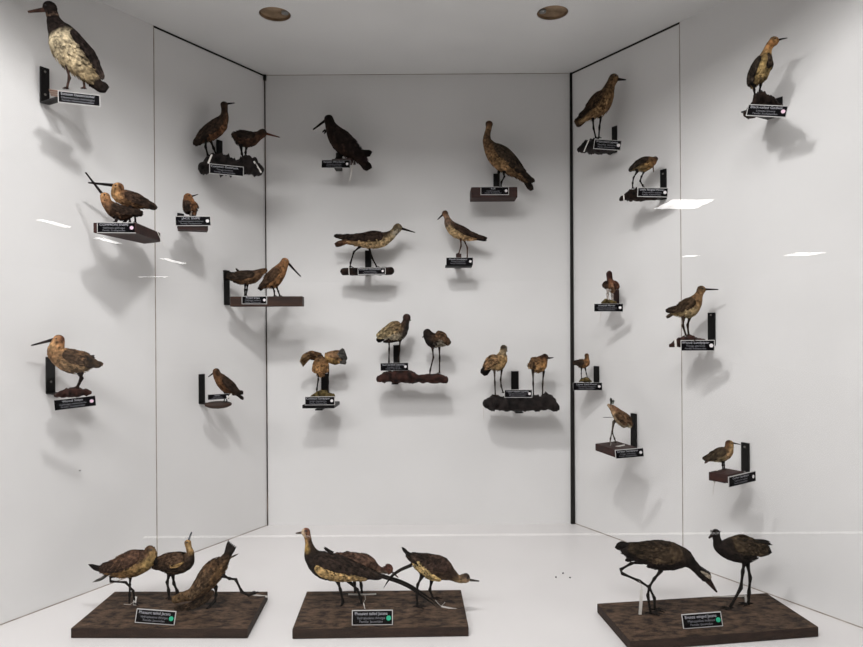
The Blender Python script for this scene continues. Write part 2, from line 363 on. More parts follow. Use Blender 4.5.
def bracket(fr, root, wall, x, y0, y1, reach=0.10, arm_y=None, screws=(0.12, 0.75), mat='black_metal', wdt=0.025):
    c = fr.crop; px = c[0]+x/c[2]; top = on_wall(px, c[1]+y0/c[2], wall, 0.003); bot = on_wall(px, c[1]+y1/c[2], wall, 0.003); n = norm_of(wall)
    yaw = math.atan2(n.x, -n.y); mt = rot(yaw, Vector((bot.x, bot.y, bot.z)))
    e = root; inv = e.matrix_world.inverted()
    hgt = top.z-bot.z; mb = MB(); mb.box((-wdt/2, -0.003, 0), (wdt/2, 0.0025, hgt)); mb.box((-wdt/2, -reach, -0.001), (wdt/2, -0.003, 0.003))
    o = mb.build('bracket', M[mat], e, bevel=0.0006); o.matrix_local = inv @ mt
    for s in screws:
        m2 = MB(); rr = [[Vector((r*math.cos(2*PI*j/10), -y, r*math.sin(2*PI*j/10)+hgt*(1-s))) for j in range(10)] for r, y in ((0.0035, 0.0028), (0.0033, 0.0042), (0.0015, 0.005))]
        m2.rings(rr); m2.build('screw', M['screw_metal'], o, smooth=False)
    return o
def stand(fr, label, name='display_shelf', group='wall shelves'):
    e = empty(name, fr.M); tag(e, label, 'shelf', None); return e
def base_box(fr, root, x0, x1, yt, yb, depth=0.05, mat='wood', v0=0.0, name='wooden_base', taper=0.0):
    a = fr.p(x0, yt, v0-depth/2); b_ = fr.p(x1, yb, v0-depth/2); mb = MB()
    mb.box((a.x, v0-depth/2, b_.z), (b_.x, v0+depth/2, a.z))
    return mb.build(name, M[mat], root, bevel=0.0015)
def base_lump(fr, root, spine, bottom, mat='bark', depth=0.05, name='wooden_base', v0=0.0, amp=0.5):
    mb = MB(); lump(fr, mb, spine, bottom, depth=depth, v0=v0, amp=amp); return mb.build(name, M[mat], root, smooth=True)
def slab(pts, zt, zb, root, name, mats):      # plan polygon (world) extruded; top + edge materials
    mb = MB(); inv = root.matrix_world.inverted(); A = [mb.vert(inv @ Vector((p.x, p.y, zt))) for p in pts]; B = [mb.vert(inv @ Vector((p.x, p.y, zb))) for p in pts]; n = len(pts)
    mb.face(A, 0); mb.face(B[::-1], 1)
    for i in range(n): mb.face((A[i], B[i], B[(i+1) % n], A[(i+1) % n]), 1)
    return mb.build(name, mats, root, bevel=0.0015)
def paper_tag(fr, a, b_, w, label, v=-0.02, thread=None, fold=0.0):
    A = fr.p(*a, v); B = fr.p(*b_, v); mt = fr.M @ Matrix.Translation(A); d = B-A; e = empty('specimen_tag', mt); tag(e, label, 'tag', None)
    T = d.normalized(); Nn = Vector((-T.z, 0, T.x)); hw = w*fr.k/2; mb = MB(); rr = []
    for i in range(5):
        q = d*(i/4) + Vector((0, -0.002*math.sin(i/4*PI), 0)); rr.append([q+Nn*hw, q-Nn*hw, q-Nn*hw+Vector((0, 0.0005, 0)), q+Nn*hw+Vector((0, 0.0005, 0))])
    mb.rings(rr); mb.build('paper_slip', M['paper'], e)
    if thread:
        pts = [fr.p(x, y, v)-A for x, y in thread]; mb = MB(); mb.tube(pts, 0.0006, 5); mb.build('thread', M['thread'], e)
    return e


# ------------------------------------------------------------------ the display case and the gallery in front of it
def struct(mb, name, mat, **k):
    o = mb.build(name, mat, **k); o['kind'] = 'structure'; return o
ZT = 2.10
def prism(mb, pts, z0, z1, mi=0):
    A = [mb.vert((x, y, z0)) for x, y in pts]; B = [mb.vert((x, y, z1)) for x, y in pts]; n = len(pts)
    mb.face(A[::-1], mi); mb.face(B, mi)
    for i in range(n): mb.face((A[i], A[(i+1) % n], B[(i+1) % n], B[i]), mi)
def lx(y): return XL - SL*(YB-y)
def rx(y): return XR + SR*(YB-y)
T = 0.02
mb = MB(); mb.box((XL-0.03, YB, -0.02), (XR+0.03, YB+T, ZT)); struct(mb, 'wall_back', M['laminate'])
mb = MB(); prism(mb, [(lx(YG), YG), (XL, YB), (XL-T*1.4, YB), (lx(YG)-T*1.4, YG)], -0.02, ZT); struct(mb, 'wall_left', M['laminate'])
mb = MB(); prism(mb, [(XR, YB), (rx(YG), YG), (rx(YG)+T*1.4, YG), (XR+T*1.4, YB)], -0.02, ZT); struct(mb, 'wall_right', M['laminate'])
mb = MB(); prism(mb, [(lx(YG), YG), (rx(YG), YG), (XR, YB), (XL, YB)], -0.03, 0.0); struct(mb, 'floor', M['laminate_floor'])
holes = [(atz(275, 14.5, ZC), 0.050), (atz(552.5, 13, ZC), 0.050)]
mb = MB(); prism(mb, [(lx(YC), YC), (rx(YC), YC), (XR, YB), (XL, YB)], ZC, ZC+T)
ceil = struct(mb, 'ceiling', M['laminate_ceiling'])
cut = MB()
for hp, r in holes:
    cut.rings([[Vector((hp.x+r*math.cos(2*PI*j/40), hp.y+r*math.sin(2*PI*j/40), z)) for j in range(40)] for z in (ZC-0.05, ZC+0.08)])
co = cut.build('cutter', M['laminate_ceiling']); bo = ceil.modifiers.new('b', 'BOOLEAN'); bo.object = co; bo.operation = 'DIFFERENCE'; bo.solver = 'EXACT'
dg = bpy.context.evaluated_depsgraph_get(); dg.update(); nm = bpy.data.meshes.new_from_object(ceil.evaluated_get(dg)); ceil.modifiers.clear(); ceil.data = nm; bpy.data.objects.remove(co)
mb = MB(); prism(mb, [(lx(YG), YG), (rx(YG), YG), (rx(YC+T), YC+T), (lx(YC+T), YC+T)], ZT, ZT+T); struct(mb, 'ceiling', M['laminate_ceiling'])
mb = MB(); prism(mb, [(lx(YC), YC), (rx(YC), YC), (rx(YC+T), YC+T), (lx(YC+T), YC+T)], ZC+T, ZT); struct(mb, 'ceiling', M['laminate_ceiling'])
for i, (hp, r) in enumerate(holes):
    e = empty('recessed_spotlight', Matrix.Translation(hp)); tag(e, ['unlit round recessed ceiling spotlight, the left one, toward the left wall', 'unlit round recessed ceiling spotlight, the right one, paler brown inside'][i], 'ceiling light', 'recessed ceiling spotlights')
    def rg(rad, z): return [Vector((rad*math.cos(2*PI*j/36), rad*math.sin(2*PI*j/36), z)) for j in range(36)]
    mb = MB(); mb.rings([rg(r-0.001, 0.001), rg(r-0.001, T+0.012), rg(r-0.003, T+0.012), rg(r-0.003, 0.001)], cap=False); mb.build('ring', M['can_brown'], e, smooth=True)
    mb = MB(); mb.rings([rg(r-0.003, 0.009), rg(r-0.003, 0.014)]); mb.build('reflector', M['can_brown'], e)
    mb = MB(); sx = 1 if i == 0 else -1
    for rr_ in (0.011,):
        mb.rings([[Vector((sx*(r-0.018)+rr_*math.cos(2*PI*j/16), rr_*math.sin(2*PI*j/16), z)) for j in range(16)] for z in (0.002, 0.011)])
    mb.build('lamp_clip', M['can_grey'], e, smooth=True)
# seams and gaps
def strip_on(wall, px0, py0, px1, py1, w, mat, name, off=0.0):
    a = on_wall(px0, py0, wall, 0.0008+off); b_ = on_wall(px1, py1, wall, 0.0008+off); n = norm_of(wall); d = (b_-a).normalized(); s = d.cross(n).normalized()*w/2; mb = MB()
    q = [a+s, a-s, b_-s, b_+s]; A = [mb.vert(p) for p in q]; B = [mb.vert(p - n*0.0016) for p in q]
    mb.face(A); mb.face(B[::-1])
    for i in range(4): mb.face((A[i], B[i], B[(i+1) % 4], A[(i+1) % 4]))
    return struct(mb, name, M[mat])
def zpost(x, y, z0, z1, w, mat, name):
    mb = MB(); mb.box((x-w/2, y-w/2, z0), (x+w/2, y+w/2, z1)); return struct(mb, name, M[mat])
yl = ydepth(155.5, 'L', 0); yr = ydepth(681.5, 'R', 0)
def seam(wall, y, z0, z1, w, mat, name):
    x = lx(y) if wall == 'L' else rx(y); n = norm_of(wall); d = Vector((-n.y, n.x, 0)); p = Vector((x, y, 0)); mb = MB()
    q = [p + d*w/2 + n*0.0010, p - d*w/2 + n*0.0010, p - d*w/2 - n*0.0006, p + d*w/2 - n*0.0006]
    prism(mb, [(v.x, v.y) for v in q], z0, z1); return struct(mb, name, M[mat])
seam('L', yl, 0.0, ZC, 0.0028, 'gap_brown', 'trim_1'); seam('R', yr, 0.0, ZC, 0.0022, 'gap_brown', 'trim_2')
zpost(XL+0.0025, YB-0.002, 0, ZC, 0.0036, 'gap_dark', 'trim_3'); zpost(XL+0.003, YB-0.003, ZC-0.022, ZC, 0.010, 'gap_black', 'trim_4')
mb = MB(); w0, w1 = 0.006, 0.014; yb_ = YB-0.006
A = [mb.vert((XR-w1, YB-0.010, 0)), mb.vert((XR+0.002, YB-0.010, 0)), mb.vert((XR+0.002, YB, 0)), mb.vert((XR-w1, YB, 0))]
B = [mb.vert((XR-w0, YB-0.008, ZC)), mb.vert((XR+0.002, YB-0.008, ZC)), mb.vert((XR+0.002, YB, ZC)), mb.vert((XR-w0, YB, ZC))]
mb.face(A[::-1]); mb.face(B)
for i in range(4): mb.face((A[i], A[(i+1) % 4], B[(i+1) % 4], B[i]))
struct(mb, 'trim_5', M['gap_black'])
def edge_strip(wall, y0, y1, z, h, mat, name, nrm=0.002):
    f = lx if wall == 'L' else rx; n = norm_of(wall); a = Vector((f(y0), y0, 0)); b_ = Vector((f(y1), y1, 0)); mb = MB()
    prism(mb, [(v.x, v.y) for v in (a+n*nrm, b_+n*nrm, b_-n*0.0005, a-n*0.0005)], z, z+h); return struct(mb, name, M[mat])
edge_strip('L', yl, YB-0.004, ZC-0.006, 0.006, 'gap_black', 'trim_6'); edge_strip('R', yr, YB-0.004, ZC-0.006, 0.006, 'gap_black', 'trim_7')
edge_strip('L', 1.0, YB-0.004, 0.0, 0.0025, 'gap_brown', 'trim_8', 0.0012); edge_strip('R', 1.0, YB-0.004, 0.0, 0.0025, 'gap_brown', 'trim_9', 0.0012)
mb = MB(); mb.box((XL+0.01, YB-0.0012, ZC-0.0018), (XR-0.01, YB+0.0005, ZC+0.0005)); struct(mb, 'trim_10', M['gap_brown'])
# front glass
mb = MB(); mb.box((lx(YG)-0.02, YG-0.006, -0.03), (rx(YG)+0.02, YG, ZT)); struct(mb, 'window_1', M['case_glass'])
# gallery room on the visitor's side
mb = MB(); mb.box((-11, -24, 2.42), (11, YG-0.006, 2.46)); struct(mb, 'ceiling', M['gallery_ceiling'])
mb = MB(); mb.box((-11, -24, -0.74), (11, YG-0.006, -0.70)); struct(mb, 'floor', M['gallery_floor'])
mb = MB(); mb.box((-11, -24.04, -0.70), (11, -24, 2.42)); struct(mb, 'wall_rear', M['gallery_wall'])
mb = MB(); mb.box((-2.2, YG-0.03, ZT), (2.2, YG-0.006, 2.42)); mb.box((-2.2, YG-0.03, -0.70), (2.2, YG-0.006, -0.03)); struct(mb, 'wall_front', M['gallery_wall'])
def gpanel(x, yv, wx, wy, label, thin=False):
    y = 2*YG - yv; e = empty('ceiling_light', Matrix.Translation((x, y, 2.42))); tag(e, label, 'ceiling light', 'gallery ceiling lights')
    mb = MB(); mb.box((-wx/2-0.02, -wy/2-0.02, -0.012), (wx/2+0.02, wy/2+0.02, 0.0)); mb.build('frame', M['laminate_ceiling'], e)
    mb = MB(); mb.box((-wx/2, -wy/2, -0.016), (wx/2, wy/2, -0.011)); mb.build('diffuser', M['lamp_diffuser'], e)
k = 1.604/1.6
gpanel(3.46, 8.90, 0.56, 0.66, 'bright square gallery ceiling panel mirrored in the glass by the right wall seam')
gpanel(8.95, 15.6, 0.62, 0.7, 'square gallery ceiling panel mirrored faintly at the far right of the glass')
gpanel(6.35, 15.9, 0.30, 0.3, 'tiny gallery ceiling lamp mirrored just right of the right wall seam')
gpanel(-5.90, 10.2, 0.12, 0.75, 'narrow gallery tube mirrored at the left edge of the glass')
gpanel(-6.10, 12.3, 0.14, 0.8, 'narrow gallery tube mirrored just under the crossed bills shelf')
gpanel(-6.45, 16.3, 0.16, 1.3, 'narrow gallery tube mirrored right of the left wall seam')
gpanel(-9.2, 21.5, 0.9, 0.25, 'faint gallery tube mirrored across the left wall seam')
def area(x, y, z, sx, sy, power, aim, name='case_lamp', col=(1, 0.99, 0.985)):
    ld = bpy.data.lights.new(name, 'AREA'); ld.shape = 'RECTANGLE'; ld.size = sx; ld.size_y = sy; ld.energy = power; ld.color = col
    o = bpy.data.objects.new(name, ld); COL.objects.link(o); o.location = (x, y, z)
    o.rotation_euler = (Vector(aim)-Vector((x, y, z))).to_track_quat('-Z', 'Y').to_euler(); return o
area(-0.20, 0.93, 2.03, 0.16, 0.13, 19, (0.0, 2.3, 0.6))
area(-0.50, 0.92, 2.03, 0.2, 0.15, 5, (-0.4, 2.3, 0.6))
area(1.0, 0.92, 2.03, 0.4, 0.18, 1.5, (0.4, 2.3, 0.6))
area(-0.8, -0.74, 2.41, 2.6, 1.1, 140, (-0.8, -0.739, 0.0), 'gallery_fill')  # unseen broad fill light added in the gallery to lower the case's contrast
e = empty('reflection_strip', Matrix.Translation((0.95, -3.37, -0.70))); tag(e, 'long glowing strip added unseen on the gallery floor to mirror a faint line across the glass', 'light')  # unseen strip added behind the camera to draw the line reflected in the glass
mb = MB(); mb.box((-3.0, -0.045, 0), (3.0, 0.045, 0.012)); mb.build('housing', M['black_metal'], e)
mb = MB(); mb.box((-2.98, -0.016, 0.010), (2.98, 0.016, 0.016)); mb.build('diffuser', M['strip_glow'], e)
W = bpy.data.worlds.new('world'); bpy.context.scene.world = W; W.use_nodes = True
W.node_tree.nodes['Background'].inputs[0].default_value = (1, 0.98, 0.96, 1); W.node_tree.nodes['Background'].inputs[1].default_value = 0.3
cam = bpy.data.cameras.new('camera'); co = bpy.data.objects.new('camera', cam); COL.objects.link(co)
cam.sensor_fit = 'HORIZONTAL'; cam.sensor_width = 36; cam.lens = 36*F/863; cam.clip_start = 0.01
cs, sn = math.cos(ROLL), math.sin(ROLL)
co.matrix_world = Matrix(((cs, sn, 0, 0), (0, 0, -1, 0), (-sn, cs, 0, CAMZ), (0, 0, 0, 1)))
bpy.context.scene.camera = co
sc = bpy.context.scene; sc.view_settings.view_transform = 'Standard'; sc.view_settings.look = 'None'; sc.view_settings.gamma = 1; sc.view_settings.use_curve_mapping = False
sc.view_settings.exposure = -0.43
# nail hole and crumbs
def pebble(p, r, name, label, cat, group=None, mat='rock_black', n=None):
    mb = MB(); rr = [[Vector((r*math.sin(th)*math.cos(2*PI*j/8)*1.2, r*math.sin(th)*math.sin(2*PI*j/8), r*0.7*math.cos(th))) for j in range(8)] for th in (0.3, 0.8, 1.57, 2.3, 2.9)]
    mb.rings(rr); o = mb.build(name, M[mat], None, Matrix.Translation(p), smooth=True); tag(o, label, cat, group)
pebble(on_wall(79.5, 470.5, 'L', 0.001), 0.003, 'nail', 'dark nail head alone on the left wall below the shelves', 'nail')
for q, lb in (((556, 577.5), 'dark crumb on the case floor, leftmost of the three'), ((563, 573.5), 'dark crumb on the case floor, farthest back of the three'), ((570, 578), 'dark crumb on the case floor, rightmost of the three')):
    p = atz(*q, 0.0); p.z = 0.0015; pebble(p, 0.0026, 'crumb', lb, 'debris', 'crumbs on the case floor')
# ------------------------------------------------------------------ shelves and birds
def FR(crop, px, py, wall, off, yaw): return Frame(crop, px, py, ydepth(crop[0]+px/crop[2], wall, off), yaw)
D0, D1, TAN, CR_, BK = '#3a2a20', '#54402f', '#8d6c4a', '#b39a78', '#1c1614'
# 1 oystercatcher, top left
c = (0, 0, 5.394); f = FR(c, 400, 480, 'L', 0.16, 24)
e = stand(f, 'small pinkish wooden shelf on a black bracket, high in the top left corner')
bracket(f, e, 'L', 241, 365, 560, reach=0.13); base_box(f, e, 262, 480, 480, 512, 0.05, 'wood_pale')
label_card(f, (312, 520), (541, 545), 62, ['Eurasian Oystercatcher', 'Haematopus ostralegus', 'Family: Haematopodidae'], 'black name label under the pied bird at the top left', None, v=-0.028)
bird(f, 'stuffed_oystercatcher', 'black and cream stuffed wader with a long thick bill, top left corner', 'L',
     [(268,38,35),(284,85,30),(302,135,46),(340,195,76),(368,260,84),(412,330,68),(465,390,47),(520,448,32)],
     [(0,'#241c1a','#241c1a'),(0.75,'#2a201d','#2a201d'),(1.0,'#8c6f5c','#8c6f5c'),(1.25,'#2a1f1c','#231b19'),(2.6,'#251d1a','#2a201d'),(3.0,'#2a201d','#c9b795'),(5.0,'#4a3b2e','#bda884'),(6.4,'#8d7856','#a8916b'),(7,'#2a201d','#2c211b')],
     bill=[(240,52),(150,64)], billcol='#4a332b', billr=(13,6), eye=(252,42,6), split=0.55,
     wings=[([(395,180,22),(440,240,30),(490,300,28),(520,360,20),(552,420,6)],'#221a18','#2e241f')],
     blades=[([(490,440),(580,485)],55,'#241c19',5,40)], legs=[[(362,362),(374,420),(360,478)],[(452,372),(450,425),(456,478)]], legr=6.5, legcol='#3c2a24', nf=520)
# 2 pair on black rock
c = (150, 80, 5.394); f = FR(c, 430, 415, 'L', 0.10, 24)
e = stand(f, 'black rocky shelf holding two dark waders, upper left beside the corner')
bracket(f, e, 'L', 375, 325, 455, reach=0.06, screws=())
base_lump(f, e, [(285,470,28),(330,450,45),(395,455,50),(460,470,36),(530,462,48),(592,488,24)], 515, 'rock_black', 0.055)
label_card(f, (320,477), (505,495), 52, ['Common Redshank', 'Tringa totanus', 'Family: Scolopacidae'], 'black name label on the black rocky shelf, upper left', None, v=-0.062)
bird(f, 'stuffed_wader', 'tall grey-brown stuffed wader upright on the black rocky shelf', 'R',
     [(400,132,19),(402,165,17),(400,200,24),(375,240,42),(330,278,42),(285,308,30),(255,330,17)],
     [(0,D0,D0),(2,D0,'#5a4030'),(3.2,'#33251d','#6b452c'),(4.5,'#2e221b','#5f3e28'),(6,'#2b201a','#3c2c22')], bill=[(415,128),(456,124)], eye=(404,128), billr=(6,2.5),
     wings=[([(385,220,16),(340,255,30),(290,295,26),(245,345,8)],'#3a2b22','#241b16')], blades=[([(262,320),(240,350)],26,'#2b201a',3,16)],
     legs=[[(303,318),(299,360),(313,408)],[(325,322),(343,368),(356,402)]], toes=14)
bird(f, 'stuffed_wader', 'small dark stuffed wader with a long reddish bill on the black rocky shelf', 'R',
     [(610,285,23),(585,300,25),(545,318,40),(500,315,42),(468,302,22)],
     [(0,D0,'#4a3022'),(1,'#33241c','#4a3022'),(4,'#2a201b','#3a2a20')], bill=[(630,290),(700,309)], billcol='#5a2d20', eye=(612,282), billr=(7,3),
     wings=[([(560,300,15),(520,300,28),(475,298,16)],'#2b211b','#201814')], blades=[([(478,295),(448,318)],22,'#251c17',3,20),([(478,290),(460,280)],14,'#251c17',2,12)],
     legs=[[(490,356),(496,400),(502,418)],[(521,356),(515,392),(516,418)]], toes=12)
paper_tag(f, (333,402), (314,450), 9, 'white paper slip tied under the tall wader on the black rock', v=-0.062)
paper_tag(f, (560,438), (600,500), 9, 'white slanting paper slip on the right end of the black rock', v=-0.055)
# 3 common snipes
c = (70, 150, 5.394)
YA = 1.82; f = Frame(c, 240, 400, YA, 5); e = empty('display_shelf', f.M); tag(e, 'long dark wooden shelf under the two snipes with crossed bills', 'shelf')
def cp(x, y, Y): return at(c[0]+x/c[2], c[1]+y/c[2], Y)
zt = cp(240, 391, YA).z; zb = cp(240, 446, YA).z
slab([cp(125, 400, YA), cp(356, 400, YA-0.0), cp(487, 400, 2.03), cp(400, 400, 2.075)], zt, zb, e, 'wooden_base', [M['wood_red'], M['wood_red']])
label_card(f, (146,418), (354,420), 58, ['COMMON SNIPE', 'Gallinago gallinago', 'Family: Scolopacidae'], 'black name label with pink dot under the crossed-bill snipes', 'dot_pink', v=-0.004)
f2 = Frame(c, 240, 400, 1.86, 12)
bird(f2, 'stuffed_snipe', 'front snipe of the crossed-bill pair, bill pointing steeply up left', 'L',
     [(188,250,25),(200,285,27),(235,320,40),(285,342,38),(335,338,22),(365,335,12)],
     [(0,'#96683f','#a3764a'),(1,'#7b5434','#8a6040'),(2,'#3b2a20','#4d3626'),(5,'#2d211a','#3b2a1f')], bill=[(165,226),(84,121)], billr=(7,4), eye=(192,246),
     wings=[([(235,300,16),(285,325,26),(340,335,18),(385,340,6)],'#36271e','#241b15')], legs=[[(246,360),(252,374),(245,392)],[(300,355),(306,370),(296,392)]], toes=12, legr=8, legcol='#1a1310')
f3 = Frame(c, 330, 400, 1.93, 20)
bird(f3, 'stuffed_snipe', 'rear snipe of the crossed-bill pair, bill level and back streaked', 'L',
     [(260,200,29),(262,238,36),(300,258,44),(355,275,40),(405,293,24),(440,305,13)],
     [(0,'#7b5130','#a3764a'),(1,'#8a5e38','#b08250'),(1.8,'#4a3426','#7a5638'),(5,'#2f231b','#4a3627')], bill=[(232,190),(98,176)], billr=(9,4), eye=(250,196),
     wings=[([(300,242,18),(350,262,32),(410,288,20),(462,310,6)],'#3b2a20','#2a1f18')], blades=[([(430,300),(464,312)],20,'#4b3626',3,14)],
     legs=[[(322,315),(318,350),(325,392)],[(352,318),(350,350),(353,392)]], toes=12, legcol='#1a1310')
paper_tag(f, (470,440), (510,520), 3, 'thin thread hanging off the right end of the crossed-bill snipes shelf', v=0.15)
# 4 jack snipe
f = FR(c, 655, 355, 'L', 0.12, 22)
e = stand(f, 'small dark shelf of the tiny snipe, right of the left wall seam')
bracket(f, e, 'L', 597, 342, 425, reach=0.10, screws=())
base_box(f, e, 582, 745, 352, 434, 0.05, 'wood_red')
label_card(f, (567,383), (760,383), 52, ['JACK SNIPE', 'Lymnocryptes minimus', 'Family: Scolopacidae'], 'black name label with white dot under the tiny lone snipe', 'dot_white', v=-0.03)
bird(f, 'stuffed_snipe', 'tiny dark stuffed snipe alone on a shelf right of the left seam', 'R',
     [(637,252,22),(640,280,32),(648,303,40),(658,330,24)],
     [(0,'#6b4426','#8a5a30'),(1,'#5a3a24','#7a4e2c'),(3,'#3a281c','#4a3020')], bill=[(655,250),(691,239)], eye=(642,248), billr=(5,2),
     wings=[([(640,280,16),(630,305,18),(640,335,8)],'#2e221a','#241a14')], legs=[[(651,335),(652,345),(648,353)],[(668,333),(668,344),(670,353)]], toes=8, nf=260, legcol='#8a8078')
# 5 pair on long brown board
c = (200, 230, 7.192); f = FR(c, 440, 475, 'L', 0.16, 4)
e = stand(f, 'long brown wooden shelf crossing the left rear corner of the case')
bracket(f, e, 'L', 193, 290, 540, reach=0.12, screws=())
base_box(f, e, 215, 735, 478, 548, 0.055, 'wood')
label_card(f, (300,504), (482,504), 58, ['Pintail Snipe', 'Gallinago stenura', 'Family: Scolopacidae'], 'black name label on the long brown board by the corner', 'dot_white', v=-0.031)
bird(f, 'stuffed_wader', 'dark horizontal stuffed wader, head hidden behind its neighbour at the corner', 'R',
     [(470,290,17),(440,303,27),(390,332,46),(330,342,52),(270,342,40),(220,335,24)],
     [(0,'#6a4a30','#7a5636'),(1,'#4a3526','#6b4c32'),(5,'#2f241c','#453424')], eye=(468,285), v0=0.012,
     wings=[([(400,320,20),(330,325,34),(260,330,26),(205,330,10)],'#33271e','#251c16')], blades=[([(240,330),(165,325)],40,'#1d1714',5,60),([(285,300),(255,278)],12,'#2a2019',2,10)],
     legs=[[(325,388),(323,430),(322,476)],[(342,388),(338,430),(330,476)]], toes=14)
bird(f, 'stuffed_wader', 'brown stuffed wader with a long bill pointing down right at the corner', 'R',
     [(612,226,30),(597,258,36),(565,305,54),(525,352,58),(480,385,34),(450,405,18)],
     [(0,'#7a4f2e','#8f6138'),(1,'#6a4529','#8a5d36'),(3,'#46311f','#7a5432'),(6,'#33251b','#5a402a')], bill=[(640,245),(680,288),(724,334)], billr=(9,4), eye=(622,222), v0=-0.008,
     wings=[([(570,280,22),(530,330,34),(480,375,22),(440,410,7)],'#4a3524','#2a1f17')], blades=[([(455,395),(424,432)],26,'#2a1f18',3,16)],
     legs=[[(523,405),(534,440),(536,476)],[(550,408),(562,440),(575,476)]], toes=16)
# 6 wood snipe
c = (20, 320, 6.47); f = FR(c, 345, 450, 'L', 0.10, 26)
e = stand(f, 'reddish bark shelf on a black bracket, lowest on the far left')
bracket(f, e, 'L', 197, 238, 475, reach=0.11, screws=(0.68,))
base_lump(f, e, [(228,488,10),(290,474,24),(350,468,30),(420,468,24),(455,470,10)], 505, 'bark_red', 0.05)
label_card(f, (222,553), (490,521), 66, ['Wood Snipe', 'Gallinago nemoricola', 'Family: Scolopacidae'], 'tilted black name label with pink dot at the far left', 'dot_pink', v=-0.055, border='none')
bird(f, 'stuffed_snipe', 'plump mottled stuffed snipe on one leg, lowest bird on the far left', 'L',
     [(252,124,33),(240,165,44),(238,208,54),(290,248,72),(350,268,74),(410,275,58),(460,278,32),(500,283,16)],
     [(0,'#6e4126','#9a6a42'),(1,'#8a6038','#b08455'),(2,'#a0754a','#9a6e44'),(3,'#6a4b30','#8a6a48'),(5,'#5a4029','#8f7250'),(7,'#4a3424','#7a5a3c')], bill=[(218,126),(145,146),(72,165)], billr=(11,4.5), eye=(236,120), billcol='#2a211e',
     wings=[([(285,205,26),(345,235,42),(415,262,36),(475,280,20),(520,288,7)],'#4e3825','#33261b')], blades=[([(465,270),(538,289)],26,'#5a3c26',4,14),([(450,245),(485,235)],18,'#2c221c',2,14)],
     legs=[[(392,352),(402,374),(366,450)],[(385,350),(395,376),(362,450)]], toes=20, legr=8, nf=620, legcol='#241a16')
# 7 small bird on disc
c = (180, 350, 8.63); f = FR(c, 335, 455, 'L', 0.10, 22)
e = stand(f, 'small dark disc shelf on a black bracket beside the left rear corner, low')
bracket(f, e, 'L', 188, 208, 462, reach=0.085, screws=())
mb = MB(); a = f.p(330, 470, 0); r = 112*f.k
mb.rings([[a+Vector((rr_*math.cos(2*PI*j/32), rr_*0.62*math.sin(2*PI*j/32), z+rr_*0.13*math.sin(2*PI*j/32))) for j in range(32)] for rr_, z in ((r*0.8, -0.007), (r, -0.002), (r, 0.002), (r*0.93, 0.004))]); mb.build('wooden_base', M['wood'], e, smooth=False)
mb = MB(); mb.rings([[a+Vector((rr_*math.cos(2*PI*j/16), rr_*math.sin(2*PI*j/16), z)) for j in range(16)] for rr_, z in ((0.007, -0.014), (0.003, -0.012), (0.003, -0.006))]); mb.build('knob', M['black_metal'], e)
label_card(f, (240,408), (425,398), 46, ['Dunlin', 'Calidris alpina', 'Family: Scolopacidae'], 'dark name label lying tilted on the small disc shelf', 'dot_white', v=-0.018, border='none')
bird(f, 'stuffed_wader', 'small hunched brown stuffed wader on the disc shelf beside the corner', 'L',
     [(312,183,30),(322,215,36),(358,262,54),(405,308,58),(452,345,42),(497,374,24)],
     [(0,'#463022','#5a3c26'),(2,'#3f2c20','#6a4426'),(5,'#2f221a','#4a3222')], bill=[(288,200),(243,233)], billr=(8,3.5), eye=(305,180),
     wings=[([(370,235,24),(420,290,36),(470,340,24),(515,375,8)],'#33251c','#231a14')], blades=[([(490,365),(548,368)],26,'#231a15',3,20),([(490,380),(550,425)],24,'#231a15',3,14)],
     legs=[[(385,358),(386,400),(380,448)],[(400,360),(402,400),(404,448)]], toes=14)
paper_tag(f, (402,420), (446,378), 12, 'white folded paper slip beside the small disc shelf label', v=-0.03)
# 8 woodcock
c = (290, 100, 7.192); f = FR(c, 350, 425, 'B', 0.10, -10)
e = stand(f, 'tiny dark shelf under the very dark hunched bird, upper back wall')
bracket(f, e, 'B', 354, 380, 512, reach=0.11, screws=())
base_box(f, e, 300, 440, 424, 440, 0.06, 'wood_red')
label_card(f, (228,460), (432,460), 55, ['Eurasian Woodcock', 'Scolopax rusticola', 'Family: Scolopacidae'], 'black name label under the very dark hunched bird', 'dot_white', v=-0.033, border='none')
bird(f, 'stuffed_woodcock', 'very dark hunched stuffed wader leaning left, upper left of back wall', 'L',
     [(278,136,34),(293,182,40),(322,238,62),(368,292,78),(425,345,70),(478,388,50),(520,432,36)],
     [(0,'#1e1614','#241a17'),(3,'#241917','#30211b'),(6,'#21171a','#2a1d18')], bill=[(250,150),(166,213)], billr=(10,6), billcol='#1c1513', eye=(272,130),
     wings=[([(340,220,30),(400,290,50),(465,355,36),(530,410,14)],'#261b18','#1e1513')], blades=[([(510,375),(585,388)],40,'#1e1614',4,34),([(510,430),(572,500)],50,'#1e1614',5,36),([(258,215),(238,240)],14,'#1e1614',2,8)],
     legs=[[(355,368),(352,400),(345,422)],[(372,375),(368,400),(365,422)]], toes=20, legr=11, legcol='#17110f')
paper_tag(f, (458,430), (430,580), 8, 'long white paper slip hanging beside the dark hunched bird', v=-0.0, thread=[(420,400),(440,420),(458,430)])
